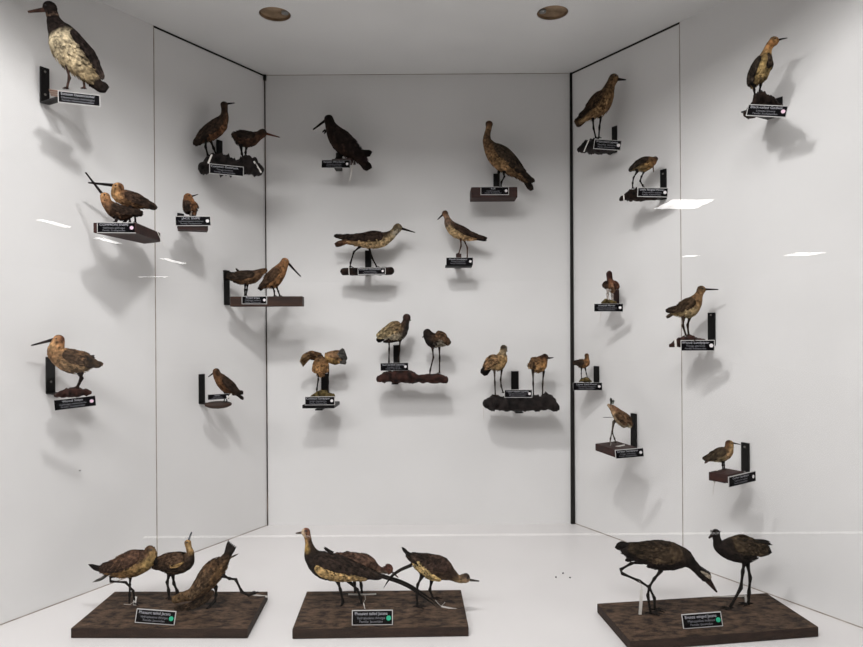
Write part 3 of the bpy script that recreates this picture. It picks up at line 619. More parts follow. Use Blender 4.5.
# 9 slender bird facing away
c = (450, 110, 6.47); f = FR(c, 300, 495, 'B', 0.10, 0)
e = stand(f, 'thick dark rectangular wooden shelf, upper right of the back wall')
bracket(f, e, 'B', 302, 412, 582, reach=0.085, screws=())
base_box(f, e, 137, 437, 499, 564, 0.09, 'wood_red')
label_card(f, (198,523), (381,523), 52, ['Ruff', 'Calidris pugnax', 'Family: Scolopacidae'], 'black name label on the thick dark rectangular shelf', 'dot_white', v=-0.0462)
bird(f, 'stuffed_wader', 'long-necked stuffed wader looking away above the thick rectangular shelf', 'L',
     [(253,90,24),(250,120,19),(240,165,22),(245,212,34),(290,280,60),(345,335,64),(405,380,46),(460,425,30),(492,458,19)],
     [(0,'#4b3020','#4b3020'),(1,'#7a5a3e','#7a5a3e'),(2,'#5a4430','#6a5038'),(3.4,'#4a3929','#7a5a3c'),(5,'#3f3226','#8f6c46'),(8,'#3a2c20','#5e4630')], v0=0.004, split=0.1,
     wings=[([(285,228,24),(345,280,46),(415,350,42),(475,412,22),(542,462,6)],'#43362a','#201814')], blades=[([(480,440),(532,520)],38,'#2a1f19',4,24)],
     legs=[[(345,402),(352,430),(332,468),(330,496)],[(315,402),(312,440),(310,496)]], toes=16)
# 10 greenshank
c = (325, 215, 9.084); f = FR(c, 395, 475, 'B', 0.11, 0)
e = stand(f, 'short dark round log shelf under the long-billed walking bird')
bracket(f, e, 'B', 393, 322, 548, reach=0.10, screws=())
base_lump(f, e, [(170,514,34),(260,514,36),(400,512,36),(520,510,36),(598,508,36)], 552, 'bark', 0.03, amp=0.12)
label_card(f, (298,512), (550,508), 62, ['Common Greenshank', 'Tringa nebularia', 'Family: Scolopacidae'], 'black name label on the short dark log shelf', 'dot_white', v=-0.0315)
bird(f, 'stuffed_greenshank', 'horizontal striding stuffed wader with pale belly and long straight bill', 'R',
     [(665,112,40),(628,155,36),(585,192,48),(515,222,68),(430,232,72),(340,232,62),(250,232,42),(180,240,24)],
     [(0,'#5a4a34','#7a6a52'),(1,'#6a5a44','#a09684'),(2,'#4e3d2c','#a8906a'),(3,'#33251c','#b3956a'),(5.5,'#2f221a','#a8875c'),(7,'#4a3424','#7a5236')], bill=[(705,125),(820,159)], billr=(12,4), eye=(684,104,7), billcol='#231b18', split=0.0,
     wings=[([(530,195,40),(440,195,54),(330,205,42),(210,202,26),(90,190,9)],'#30231c','#241a15')], blades=[([(210,235),(90,275)],40,'#5a3c2a',4,24)],
     legs=[[(315,290),(262,335),(232,435),(228,474)],[(400,296),(430,395),(472,474)]], toes=26, legr=7)
paper_tag(f, (216,470), (220,552), 6, 'white paper slip tied round the left end of the dark log', v=-0.036)
# 11 marsh sandpiper
c = (430, 200, 8.63); f = FR(c, 250, 500, 'B', 0.10, 0)
e = stand(f, 'thin black plate shelf with a foot block, right of back wall middle')
bracket(f, e, 'B', 240, 500, 590, reach=0.11, screws=())
base_box(f, e, 133, 365, 560, 575, 0.06, 'black_metal', name='plate'); base_box(f, e, 225, 272, 462, 562, 0.02, 'wood_red', name='foot_block')
label_card(f, (140,530), (371,530), 66, ['Marsh Sandpiper', 'Tringa stagnatilis', 'Family: Scolopacidae'], 'black name label on the thin black plate shelf', 'dot_white', v=-0.029, border='none')
bird(f, 'stuffed_sandpiper', 'slim stuffed sandpiper facing left with dark back, right of back wall middle', 'L',
     [(128,113,27),(146,152,24),(165,205,42),(212,255,58),(275,292,52),(340,318,34),(400,330,18)],
     [(0,'#4a3020','#7a4f34'),(1,'#7a5c46','#8a6a54'),(2,'#4a382e','#6e5a4c'),(2.8,'#3a2a20','#b89a6c'),(6,'#33251c','#b08458')], bill=[(102,135),(65,170)], billr=(8,4), eye=(118,108),
     wings=[([(205,218,24),(275,258,36),(350,295,26),(420,318,15),(485,330,6)],'#3b2b22','#2a1e18')], blades=[([(400,335),(488,347)],24,'#1c1614',4,14)],
     legs=[[(265,340),(268,398),(248,463)],[(292,342),(322,410),(322,500)]], toes=18, legcol='#4a2f22')
# 12 spread wings
c = (295, 335, 8.083); f = FR(c, 225, 470, 'B', 0.12, 0)
e = stand(f, 'black board shelf with a sandy mound under the spread-winged bird')
bracket(f, e, 'B', 241, 312, 570, reach=0.14, screws=(), wdt=0.028)
zt_, zb_ = f.O.z+f.p(200, 562, -0.05).z, f.O.z+f.p(200, 592, -0.05).z
def fw(x, y, v): return f.M @ f.p(x, y, v)
slab([fw(58, 575, -0.055), fw(318, 575, -0.055), fw(362, 520, 0.05), fw(130, 520, 0.05)], zt_, zb_, e, 'wooden_base', [M['black_metal'], M['black_metal']])
base_lump(f, e, [(140,500,16),(190,490,34),(245,488,36),(300,500,26)], 572, 'bark_moss', 0.035, name='mound')
label_card(f, (80,533), (322,531), 68, ['Common Sandpiper', 'Actitis hypoleucos', 'Family: Scolopacidae'], 'black name label in front of the spread-winged bird', 'dot_white', v=-0.062)
bird(f, 'stuffed_sandpiper', 'buff stuffed wader seen from behind with both wings spread wide', 'R',
     [(205,175,24,-2),(205,195,44,-8),(207,235,66),(207,268,60),(207,292,38)],
     [(0,'#33241a','#33241a'),(1,'#6a4c30','#6a4c30'),(2,'#8a6238','#8a6238'),(4,'#9a6e40','#8a6440')], nf=520,
     blades=[([(195,175),(130,160),(80,190),(50,238)],44,'#8a6a46',6,50),([(210,170),(140,150),(85,170)],40,'#6a4c32',4,26),([(215,170),(170,165),(120,180)],50,'#5a4028',4,40),
             ([(240,175),(310,190),(370,190)],64,'#94703f',6,70),([(255,165),(330,160),(385,180)],52,'#8f6a48',5,60),([(330,185),(385,160),(412,150)],66,'#55514c',6,70),([(330,200),(390,200),(415,190)],50,'#4e4a46',4,60)],
     legs=[[(186,312),(188,360),(176,440),(176,470)],[(270,295),(268,380),(268,470)]], toes=18)
# 13 lapwings on red log
c = (370, 305, 7.612); f = FR(c, 320, 530, 'B', 0.12, 0)
e = stand(f, 'reddish brown driftwood shelf in the middle of the back wall')
bracket(f, e, 'B', 203, 305, 580, reach=0.13, screws=())
base_lump(f, e, [(70,562,26),(125,548,40),(200,548,46),(300,546,44),(380,560,30),(480,560,34),(575,568,26)], 600, 'bark_red', 0.045, amp=0.34)
label_card(f, (80,472), (291,468), 58, ['Red-wattled Lapwing', 'Vanellus indicus', 'Family: Charadriidae'], 'black name label above the left end of the driftwood shelf', 'dot_white', v=-0.02, pin=0.012, border='none')
bird(f, 'stuffed_lapwing', 'upright stuffed lapwing facing right with dark breast on the driftwood', 'R',
     [(281,92,30),(272,130,27),(256,170,42),(222,208,58),(172,215,50),(125,228,34),(88,246,18)],
     [(0,'#3c2a24','#3c2a24'),(1,'#3a2a24','#2d2522'),(2,'#5a4430','#2c2624'),(2.8,'#7a6040','#3a322c'),(3.4,'#6e5638','#a89a80'),(6,'#7a6a50','#b0a488')], bill=[(300,113),(313,118)], billr=(6,3), eye=(290,84),
     wings=[([(232,140,22),(185,165,44),(125,205,38),(60,240,10)],'#6e573b','#8a7a5a')], blades=[([(110,240),(52,275)],40,'#1c1715',4,20),([(240,262),(170,272),(98,280)],26,'#2a1d18',3,12)],
     legs=[[(145,258),(146,340),(144,432),(143,505)],[(229,258),(224,340),(216,432),(214,505)]], toes=20, legcol='#2a1f1a')
bird(f, 'stuffed_lapwing', 'stuffed lapwing with black head and belly on the right of the driftwood', 'L',
     [(434,207,30),(448,235,44),(480,268,56),(530,265,50),(570,278,32),(594,292,12)],
     [(0,'#221a17','#221a17'),(1,'#2a201b','#1d1715'),(2,'#4a3626','#1f1917'),(2.7,'#6a4c32','#8a8070'),(5,'#4a3424','#9a907c')], bill=[(410,240),(397,246)], billr=(6,3), eye=(424,198),
     wings=[([(500,215,24),(545,235,34),(580,270,22),(600,295,8)],'#5a412c','#2e221a')],
     legs=[[(475,325),(482,400),(457,500),(455,538)],[(527,318),(530,400),(528,520)]], toes=20, legcol='#2a1f1a')
# 14 yellow-wattled pair
c = (478, 335, 7.612); f = FR(c, 320, 465, 'B', 0.13, 0)
e = stand(f, 'thick black log shelf at the lower right of the back wall')
bracket(f, e, 'B', 282, 275, 560, reach=0.13, screws=(), wdt=0.030)
base_lump(f, e, [(65,525,34),(120,515,52),(230,522,50),(350,525,50),(470,520,54),(560,512,56),(592,545,30)], 580, 'rock_black', 0.05, amp=0.42)
label_card(f, (200,446), (413,446), 60, ['Yellow-wattled Lapwing', 'Vanellus malabaricus', 'Family: Charadriidae'], 'black name label with white frame above the thick black log', 'dot_white', v=-0.04, pin=0.004)
bird(f, 'stuffed_lapwing', 'tan stuffed lapwing with black tail on the left of the black log', 'R',
     [(197,98,27),(188,132,27),(178,172,50),(150,208,60),(108,222,40),(78,250,20)],
     [(0,'#4a3a2c','#7a6a58'),(1,'#a08a6a','#a8906c'),(2,'#8a6a42','#a07c4c'),(5,'#7a5c3a','#a88c64')], bill=[(215,115),(223,126)], billr=(6,3), eye=(208,94),
     wings=[([(150,165,22),(110,190,42),(75,220,24),(50,255,8)],'#7e6040','#6a4c32')], blades=[([(85,240),(32,300)],56,'#1d1816',5,34)],
     legs=[[(125,268),(128,360),(132,462)],[(181,262),(172,340),(176,390),(192,440)]], toes=22, legcol='#3a3028')
bird(f, 'stuffed_lapwing', 'round tan stuffed lapwing with dark crown on the right of the black log', 'R',
     [(511,165,26,-4),(492,190,44),(468,218,62),(435,226,50),(415,232,30)],
     [(0,'#3a261c','#3a261c'),(0.8,'#5a3a24','#8a5e38'),(1.6,'#7a5634','#a8763f'),(4,'#6a4e32','#a8906c')], bill=[(540,176),(575,172)], billr=(8,3), eye=(518,158),
     wings=[([(440,185,14),(415,215,22),(416,250,10)],'#5e452e','#4a3626')],
     legs=[[(418,282),(420,370),(422,462)],[(500,280),(492,370),(491,462)]], toes=22, legcol='#2e241e')
mb = MB(); a = f.p(42, 545, -0.03); b_ = f.p(42, 640, -0.03); mb.tube([a-a, b_-a], 0.0007, 5)
tag(mb.build('thread', M['thread'], None, f.M @ Matrix.Translation(a)), 'thin brown thread hanging from the left end of the thick black log', 'thread')
# 15 upper right plover-like
c = (570, 65, 6.811); f = FR(c, 190, 500, 'R', 0.10, -18)
e = stand(f, 'dark jagged bark shelf, top left of the right wall')
bracket(f, e, 'R', 306, 418, 600, reach=0.11, screws=())
base_lump(f, e, [(60,580,14),(105,560,32),(165,550,46),(230,568,36),(290,592,20)], 608, 'rock_black', 0.045)
label_card(f, (163,537), (349,549), 66, ['White-tailed Lapwing', 'Vanellus leucurus', 'Family: Charadriidae'], 'black name label on the jagged bark shelf at the top', 'dot_white', v=-0.052)
bird(f, 'stuffed_plover', 'tall brown stuffed wader facing right, top left of the right wall', 'R',
     [(300,88,33),(279,126,31),(263,165,40),(240,220,58),(205,280,62),(152,325,44),(105,358,28),(72,382,20)],
     [(0,'#3a2e22','#7a5c3c'),(1,'#5a4530','#8a6844'),(2,'#5a442e','#7a5c3a'),(4,'#4a3826','#94704a'),(7,'#5a4630','#8a6c48')], bill=[(330,98),(382,101)], billr=(11,4), eye=(312,82,6), billcol='#241a16',
     wings=[([(215,185,26),(175,240,40),(120,305,26),(62,358,9)],'#4a3726','#1c1613')], blades=[([(95,365),(36,405)],48,'#4a3826',5,30)],
     legs=[[(155,362),(160,430),(176,498)],[(209,358),(200,425),(196,498)]], toes=18, nf=520)
paper_tag(f, (129,510), (94,592), 7, 'white slanting paper slip across the jagged bark shelf', v=-0.055)
# 16 head-down bird
c = (615, 145, 10.78); f = FR(c, 250, 450, 'R', 0.10, -12)
e = stand(f, 'small dark sloping bark shelf, right wall, beside the bright ceiling reflection')
bracket(f, e, 'R', 525, 262, 590, reach=0.11, screws=(0.15,))
base_lump(f, e, [(62,582,18),(150,545,48),(235,535,62),(330,580,20),(440,584,16)], 602, 'bark', 0.04)
label_card(f, (242,507), (572,513), 98, ['Little Ringed Plover', 'Charadrius dubius', 'Family: Charadriidae'], 'black name label under the head-bowed bird on the right wall', 'dot_white', v=-0.046)
bird(f, 'stuffed_plover', 'stuffed wader bowing its head down, upper right wall, dark streaked back', 'R',
     [(436,150,30),(405,172,52),(350,195,74),(288,220,62),(228,242,38),(182,262,18)],
     [(0,'#4a2e1c','#5a3a24'),(1,'#6a4a2e','#7a5434'),(2,'#3a2c22','#94703f'),(3.5,'#33281f','#9a8058'),(5,'#5a4a34','#8a7450')], bill=[(408,200),(416,292)], billr=(9,5), eye=(440,150,6), billcol='#5a4c40', split=-0.05,
     wings=[([(350,145,28),(280,180,40),(215,225,22),(160,268,9)],'#33281f','#1f1915')],
     legs=[[(238,288),(200,350),(190,410),(190,468)],[(312,288),(285,340),(270,388),(298,435),(305,460)]], toes=20, legr=8)
paper_tag(f, (93,535), (97,602), 11, 'white paper band round the left tip of the sloping bark shelf', v=-0.045)
# 17 top right upright bird
c = (720, 25, 5.392); f = FR(c, 230, 410, 'R', 0.13, -30)
e = stand(f, 'dark rounded bark mound shelf in the top right corner')
bracket(f, e, 'R', 298, 398, 500, reach=0.13, screws=(), wdt=0.045)
base_lump(f, e, [(140,482,16),(190,445,46),(235,425,62),(285,440,46),(330,462,26)], 496, 'bark', 0.04)
label_card(f, (146,458), (363,468), 60, ['Black-tailed Godwit', 'Limosa limosa', 'Family: Scolopacidae'], 'black name label with pink dot in the top right corner', 'dot_pink', v=-0.05)
bird(f, 'stuffed_godwit', 'slim upright stuffed wader looking right in the top right corner', 'R',
     [(293,85,25),(268,112,20),(250,152,26),(236,200,45),(212,252,50),(190,300,32),(180,325,16)],
     [(0,'#5a4026','#9a6c3c'),(1,'#8a5a30','#a87038'),(2,'#7a5c3a','#94703f'),(3,'#4a3c2c','#a08450'),(6,'#3a2e22','#7a6240')], bill=[(316,80),(340,74),(363,70)], billr=(6,2.5), eye=(298,80), split=0.35,
     wings=[([(215,175,14),(190,225,22),(172,280,20),(166,322,7)],'#2e261e','#241c17'),([(262,160,6),(272,195,11),(262,235,6)],'#3a2e24','#2a211b')],
     legs=[[(182,325),(184,350),(188,380)],[(234,288),(220,320),(211,368)]], toes=14)
# 18 bird with raised tail
c = (590, 262, 10.78); f = FR(c, 215, 440, 'R', 0.09, -15)
e = stand(f, 'little dark shelf with mossy mound, middle of the right wall, near the corner')
bracket(f, e, 'R', 283, 300, 480, reach=0.09, screws=(), mat='wood_red')
base_lump(f, e, [(130,440,12),(180,425,28),(270,438,20)], 500, 'bark_moss', 0.03)
label_card(f, (45,492), (356,492), 84, ['Kentish Plover', 'Charadrius alexandrinus', 'Family: Charadriidae'], 'faded black name label under the bird with a raised red-brown tail', 'dot_white', v=-0.036, border='none')
bird(f, 'stuffed_plover', 'small red-brown stuffed wader bending with its tail straight up, right wall', 'R',
     [(208,150,14),(214,178,22),(220,210,40),(228,248,62),(235,282,40)],
     [(0,'#4a2a22','#4a2a22'),(2,'#5a3826','#6a4028'),(4,'#7a5436','#8a6a50')],
     wings=[([(255,205,14),(280,240,28),(288,285,14)],'#5a3828','#4a3024'),([(195,210,14),(168,232,24),(178,275,12)],'#2e211b','#3a2a20')],
     blades=[([(215,205),(208,140),(203,95)],62,'#50302a',5,16)], legs=[[(195,305),(188,350),(192,412)],[(235,305),(240,360),(242,418)]], toes=16, legr=12, legcol='#b5aaa2', nf=340)
mb = MB(); a = f.p(120, 528, -0.0345); mb.tube([Vector((0, 0, 0)), f.p(112, 590, -0.03)-a, f.p(104, 645, -0.03)-a], 0.0009, 5)
tag(mb.build('thread', M['thread'], None, f.M @ Matrix.Translation(a)), 'pale thread hanging below the label of the raised-tail bird', 'thread')
# 19 wood sandpiper on the right seam
c = (580, 250, 5.394); f = FR(c, 585, 462, 'R', 0.11, -20)
e = stand(f, 'brown bark shelf on a tall black bracket, crossing the right wall seam')
bracket(f, e, 'R', 711, 338, 515, reach=0.12, screws=(0.07,))
base_lump(f, e, [(488,515,10),(535,500,24),(600,492,30),(655,498,20),(700,510,14)], 524, 'bark_red', 0.04)
label_card(f, (543,516), (727,515), 58, ['Wood Sandpiper', 'Tringa glareola', 'Family: Scolopacidae'], 'black name label on the shelf crossing the right wall seam', 'dot_white', v=-0.046)
bird(f, 'stuffed_sandpiper', 'stuffed sandpiper with long thin bill pointing right, at the right seam', 'R',
     [(655,212,23),(643,238,20),(622,275,38),(592,308,50),(545,326,34),(505,335,17)],
     [(0,'#4a3826','#7a5c3c'),(1,'#6a4c30','#8a6844'),(2,'#5a4028','#8a6640'),(3,'#3e2e22','#b39a70'),(5,'#3a2a20','#9a8058')], bill=[(676,212),(746,213)], billr=(6,2.5), eye=(662,208), billcol='#2a1f1a',
     wings=[([(620,270,18),(580,290,32),(530,315,20),(470,327,7)],'#453423','#1e1714')], blades=[([(510,338),(465,365)],16,'#6a5a4c',3,10)],
     legs=[[(558,366),(555,410),(572,462)],[(592,362),(580,405),(586,462)]], toes=16, legcol='#3a2c22', nf=480)
paper_tag(f, (514,480), (517,528), 11, 'white paper band round the left end of the seam-crossing bark shelf', v=-0.05)
# 20 tiny bird near right corner
c = (565, 345, 12.94); f = FR(c, 260, 440, 'R', 0.07, -5)
e = stand(f, 'tiny black shelf with mossy mound beside the black right corner gap')
bracket(f, e, 'R', 408, 273, 500, reach=0.065, screws=())
base_lump(f, e, [(190,470,10),(230,452,26),(290,450,28),(335,468,12)], 540, 'bark_moss', 0.025)
base_box(f, e, 110, 470, 500, 570, 0.03, 'black_metal', name='plate')
label_card(f, (105,536), (480,536), 98, ['Lesser Sand Plover', 'Charadrius mongolus', 'Family: Charadriidae'], 'black name label beside the black right corner gap', 'dot_white', v=-0.031, border='none')
bird(f, 'stuffed_plover', 'tiny brown stuffed wader beside the black right corner gap', 'R',
     [(281,132,29),(283,172,29),(272,222,54),(222,240,58),(172,234,34),(140,230,14)],
     [(0,'#5a3c26','#7a5434'),(1,'#8a6038','#9a6c40'),(2,'#6a4a2e','#8a5e38'),(3.4,'#33291f','#5a442e'),(5,'#2a221c','#4a3828')], bill=[(286,150),(290,162)], billr=(7,4), eye=(292,126),
     wings=[([(235,205,24),(195,225,36),(115,228,9)],'#3a2d22','#241c17')],
     legs=[[(212,308),(210,370),(213,440)],[(264,308),(276,370),(290,430)]], toes=24, nf=320)
# 21 tail-up bird on red block
c = (590, 390, 8.63); f = FR(c, 200, 470, 'R', 0.15, -20)
e = stand(f, 'dark red wooden block shelf under the bird with dark head tuft, lower right wall')
Y_ = f.Y; zt = f.O.z
def cz(x, y): return atz(c[0]+x/c[2], c[1]+y/c[2], zt)
P4 = [cz(45, 462), cz(222, 522), cz(398, 492), cz(232, 440)]
slab(P4, zt, zt-0.024, e, 'wooden_base', [M['wood_red'], M['wood_red']])
bracket(f, e, 'R', 379, 202, 520, reach=0.13, screws=())
q = cz(222, 530); ff = Frame(c, 340, 540, q.y-0.004, 0)
label_card(ff, (218,556), (461,535), 76, ['Green Sandpiper', 'Tringa ochropus', 'Family: Scolopacidae'], 'tilted black name label on the dark red block, lower right wall', 'dot_white', v=-0.0, border='lt')
bird(f, 'stuffed_sandpiper', 'speckled stuffed wader leaning left with thin legs on the red block', 'L',
     [(158,130,13),(188,150,26),(222,185,40),(262,232,58),(302,265,54),(326,285,34)],
     [(0,'#a08468','#b09a80'),(1,'#7a5640','#94704f'),(2,'#5a3c28','#9a7c5c'),(5,'#5a4028','#b0a080')], eye=(178,138),
     bill=[(200,236),(112,236)], billr=(3,2), wings=[([(230,185,22),(270,225,38),(320,270,22)],'#5e442e','#4a3424')],
     blades=[([(186,120),(180,68)],22,'#3a3a34',3,10),([(196,120),(206,85)],16,'#8a9088',2,8)],
     legs=[[(200,275),(190,360),(176,420),(172,462)],[(205,280),(192,368),(212,420),(222,456)]], toes=20, legcol='#4a4238', v0=0.0)
paper_tag(f, (165,500), (300,474), 10, 'white paper slip lying across the dark red block', v=-0.03, thread=[(180,440),(178,475),(170,500)])
# 22 lowest right bird
c = (690, 420, 8.09); f = FR(c, 270, 400, 'R', 0.14, -15)
e = stand(f, 'reddish brown wooden block shelf, lowest on the right wall'); zt = f.p(270, 395, 0).z + f.O.z
P4 = [cz(150, 420), cz(310, 443), cz(432, 416), cz(290, 389)]
slab(P4, zt, zt-0.024, e, 'wooden_base', [M['wood_red'], M['wood_red']])
bracket(f, e, 'R', 449, 184, 460, reach=0.12, screws=(0.12, 0.85))
q = cz(312, 450); ff = Frame(c, 420, 470, q.y-0.010, 30); 
label_card(ff, (312,503), (529,451), 84, ['Curlew Sandpiper', 'Calidris ferruginea', 'Family: Scolopacidae'], 'black name label tilted upward to the right, lowest on the right wall', 'dot_white', v=-0.0, border='lt')
bird(f, 'stuffed_sandpiper', 'small stuffed sandpiper facing right, lowest bird on the right wall', 'R',
     [(318,190,32),(316,222,34),(298,258,48),(252,285,50),(200,300,36),(155,312,20)],
     [(0,'#5a3a26','#94703f'),(1,'#6a4c30','#a8875a'),(2,'#4a3826','#8a6a48'),(3,'#4a3c2a','#b39a70'),(5,'#4a3a2a','#a8906a')], bill=[(345,184),(375,192),(408,198)], billr=(7,3), eye=(330,184),
     wings=[([(285,235,22),(230,262,36),(165,295,18),(112,310,7)],'#4a3c2c','#2a221b')], blades=[([(165,312),(118,350)],22,'#6a5248',3,14)],
     legs=[[(262,338),(262,365),(268,398)],[(274,335),(276,365),(280,398)]], toes=18, nf=520)
paper_tag(f, (218,402), (196,505), 17, 'white paper band round the left end of the lowest right block', v=-0.03, thread=[(200,500),(188,560),(184,610)])

# ------------------------------------------------------------------ the three floor boards
ZB = 0.026
def board(pts, label):
    P4 = [atz(x, y, ZB) for x, y in pts]; ctr = sum(P4, Vector())/4; e = empty('wooden_plinth', Matrix.Translation((ctr.x, ctr.y, 0))); tag(e, label, 'plinth', 'wooden plinths on the floor')
    o = slab(P4, ZB, 0.0008, e, 'board', [M['wood_old'], M['wood_edge']]); return e, P4
board([(70.7,628.3),(247.4,628.6),(267.8,591.4),(114.8,591.4)], 'worn brown wooden plinth on the floor, leftmost, with three jacanas')
board([(292.2,629.2),(468.6,626.5),(461,589.7),(306.8,591.3)], 'worn brown wooden plinth on the floor, the middle one')
board([(597,603.4),(630.3,641.2),(818.6,626.8),(766.6,592.9)], 'worn brown wooden plinth on the floor, rightmost, turned at an angle')
def FF(crop, px, py, yaw=0):      # frame whose origin stands on a plinth top
    p = atz(crop[0]+px/crop[2], crop[1]+py/crop[2], ZB); return Frame(crop, px, py, p.y, yaw)
# name cards leaning on the plinths
c = (130, 603, 15.69)
f = FF(c, 400, 340, 0); label_card(f, (92,195), (712,240), 208, ['Pheasant tailed Jacana', 'Hydrophasianus chirurgus', 'Family: Jacanidae'], 'name card with green dot standing on the left plinth', 'dot_green', v=0.0, tilt=-12)
c = (345, 605, 15.69)
f = FF(c, 425, 305, 0); label_card(f, (108,200), (750,192), 222, ['Pheasant tailed Jacana', 'Hydrophasianus chirurgus', 'Family: Jacanidae'], 'name card with green dot standing on the middle plinth', 'dot_green', v=0.0, tilt=-12)
c = (675, 605, 15.69)
f = FF(c, 430, 360, 0); label_card(f, (115,262), (735,215), 215, ['Bronze winged Jacana', 'Metopidius indicus', 'Family: Jacanidae'], 'name card with green dot standing on the right plinth', 'dot_green', v=0.0, tilt=-12)
# left plinth
c = (80, 525, 8.63); f = FF(c, 430, 685)
bird(f, 'stuffed_jacana', 'plump buff-brown stuffed jacana on the left of the left plinth, one leg lifted', 'R',
     [(598,212,40),(612,255,52),(568,300,84),(490,328,106),(410,345,98),(330,366,76),(262,380,52),(208,388,32)],
     [(0,'#6a4c34','#5a4230'),(0.8,'#5e4430','#8a6c40'),(1.6,'#4e3628','#a88a50'),(3,'#4e3528','#94703f'),(5,'#55391f','#a07444'),(7,'#33261d','#5a4028')], nf=800, eye=(628,205,9),
     bill=[(628,262),(655,335)], billr=(32,18), billcol='#1d1714', split=0.0,
     wings=[([(540,245,30),(450,275,62),(350,325,52),(260,350,32),(190,360,12)],'#53392a','#2c201a')],
     blades=[([(240,365),(160,375),(82,348)],58,'#241e1c',5,30),([(250,415),(190,460),(122,492)],26,'#6a6660',3,14)],
     legs=[[(315,442),(262,452),(262,486),(395,494),(460,570),(472,640),(470,680)],[(436,448),(430,520),(430,600),(425,688)]], legr=8.5, toes=60, legcol='#201a18')
c = (160, 525, 7.19); f = FF(c, 100, 525)
bird(f, 'stuffed_jacana', 'stuffed jacana stretching its head straight up, middle of the left plinth', 'R',
     [(199,125,23),(206,160,21),(216,205,30),(190,258,60),(130,274,76),(60,272,62),(0,270,38),(-45,275,20)],
     [(0,'#7a5c3a','#94703f'),(1,'#94703f','#a88a5c'),(1.6,'#6a5038','#94703f'),(2.2,'#4a3626','#2a211c'),(4,'#4a3424','#4a3626'),(7,'#3e2c1e','#4a3626')], nf=620, eye=(202,118,6),
     bill=[(210,98),(227,52)], billr=(7,5), billcol='#3a3e48',
     wings=[([(190,235,24),(120,240,46),(40,260,42),(-40,275,14)],'#4a3525','#38281d'),([(190,245,10),(150,262,13),(105,272,6)],'#a8844e','#94703f')],
     legs=[[(68,350),(52,410),(62,470),(66,530)],[(92,350),(100,420),(125,478),(130,500)]], legr=9, toes=50, legcol='#1c1614')
f = FF(c, 330, 600)
bird(f, 'stuffed_jacana', 'brown stuffed jacana bending to the board with tail raised, left plinth', 'L',
     [(110,535,28),(165,515,34),(235,495,46),(300,438,66),(350,375,76),(402,315,66),(450,268,40),(490,215,25)],
     [(0,'#6e5232','#7a5c38'),(1,'#5e452c','#6e5232'),(3,'#553c28','#5e452c'),(5,'#5a4029','#7a5a38'),(7,'#33261f','#4a3628')], nf=800, v0=-0.01,
     wings=[([(400,300,26),(340,360,48),(280,440,36),(230,500,14)],'#4f3a27','#5a4530'),([(385,470,16),(320,535,26),(230,575,24),(120,600,12)],'#4c3826','#3a2a1e',(-1,))],
     blades=[([(455,262),(492,195),(520,130)],30,'#2a231f',6,75),([(485,245),(520,228),(566,206)],14,'#5a4a3c',1,0),([(120,540),(85,520)],26,'#6a5030',3,24)],
     legs=[[(455,365),(500,385),(545,390),(588,480),(640,505),(690,488)],[(402,450),(404,500),(395,545),(330,612)]], legr=8.5, toes=40, legcol='#1c1816')
c = (60, 520, 3.923); f = FF(c, 285, 330); paper_tag(f, (296,300), (293,335), 12, 'white folded paper slip at the feet of the leftmost jacana', v=-0.01, thread=[(250,330),(275,332),(294,318)])
c = (160, 525, 7.19); f = FF(c, 700, 505); paper_tag(f, (665,500), (775,515), 13, 'white paper slip lying at the back right of the left plinth', v=-0.004)
# middle plinth
c = (285, 520, 7.19); f = FF(c, 470, 610, -4)
bird(f, 'stuffed_jacana', 'large long-tailed stuffed jacana with gold neck and buff wing, middle plinth', 'L',
     [(148,83,31),(164,128,24),(174,180,30),(196,255,60),(262,318,88),(350,340,90),(450,360,66),(560,385,46),(650,398,26)],
     [(0,'#6a4030','#b09a80'),(0.8,'#7a5640','#94703f'),(1.4,'#33251c','#94703f'),(2.2,'#33251c','#a88440'),(2.7,'#2a201a','#241c18'),(5,'#2c211b','#201815'),(7,'#38291f','#2a201a'),(8,'#2a211b','#2a211b')], nf=850, eye=(158,72,7), split=0.0,
     bill=[(112,92),(78,95)], billr=(9,5), billcol='#5a4c44',
     wings=[([(215,262,28),(310,285,48),(430,320,46),(560,365,26),(650,395,10)],'#2e221c','#2a1f19'),([(235,310,30),(300,352,42),(400,388,38),(500,402,24),(590,408,8)],'#b8945a','#a88858')],
     blades=[([(600,395),(700,405),(863,460),(1000,545),(1110,628)],20,'#1e1917',2,8),([(345,240),(310,220),(280,195)],18,'#1c1614',2,6),([(560,400),(650,412),(715,402)],28,'#2c2420',3,10)],
     legs=[[(380,440),(398,500),(418,590),(385,650)],[(460,440),(520,500),(545,560),(552,610)]], legr=9, toes=60, legcol='#1a1412')
f = FF(c, 560, 560)
bird(f, 'stuffed_jacana', 'red-brown stuffed jacana behind the long-tailed one, middle plinth', 'R',
     [(745,352,38),(705,362,22),(655,352,36),(590,318,66),(505,300,60),(435,272,36),(380,248,16)],
     [(0,'#5a362c','#6a4030'),(0.8,'#4a3028','#8a7a68'),(2,'#50382c','#50382c'),(6,'#4a3428','#4a3428')], nf=500, eye=(752,345,6), v0=0.03,
     bill=[(782,385),(814,414)], billr=(7,4), billcol='#4a3830',
     wings=[([(610,290,32),(520,290,44),(430,265,20)],'#553c30','#3a2a22')],
     legs=[[(530,360),(548,470),(556,560)],[(490,355),(500,460),(505,560)]], legr=9, toes=45, legcol='#1a1412')
c = (370, 525, 7.19); f = FF(c, 340, 590)
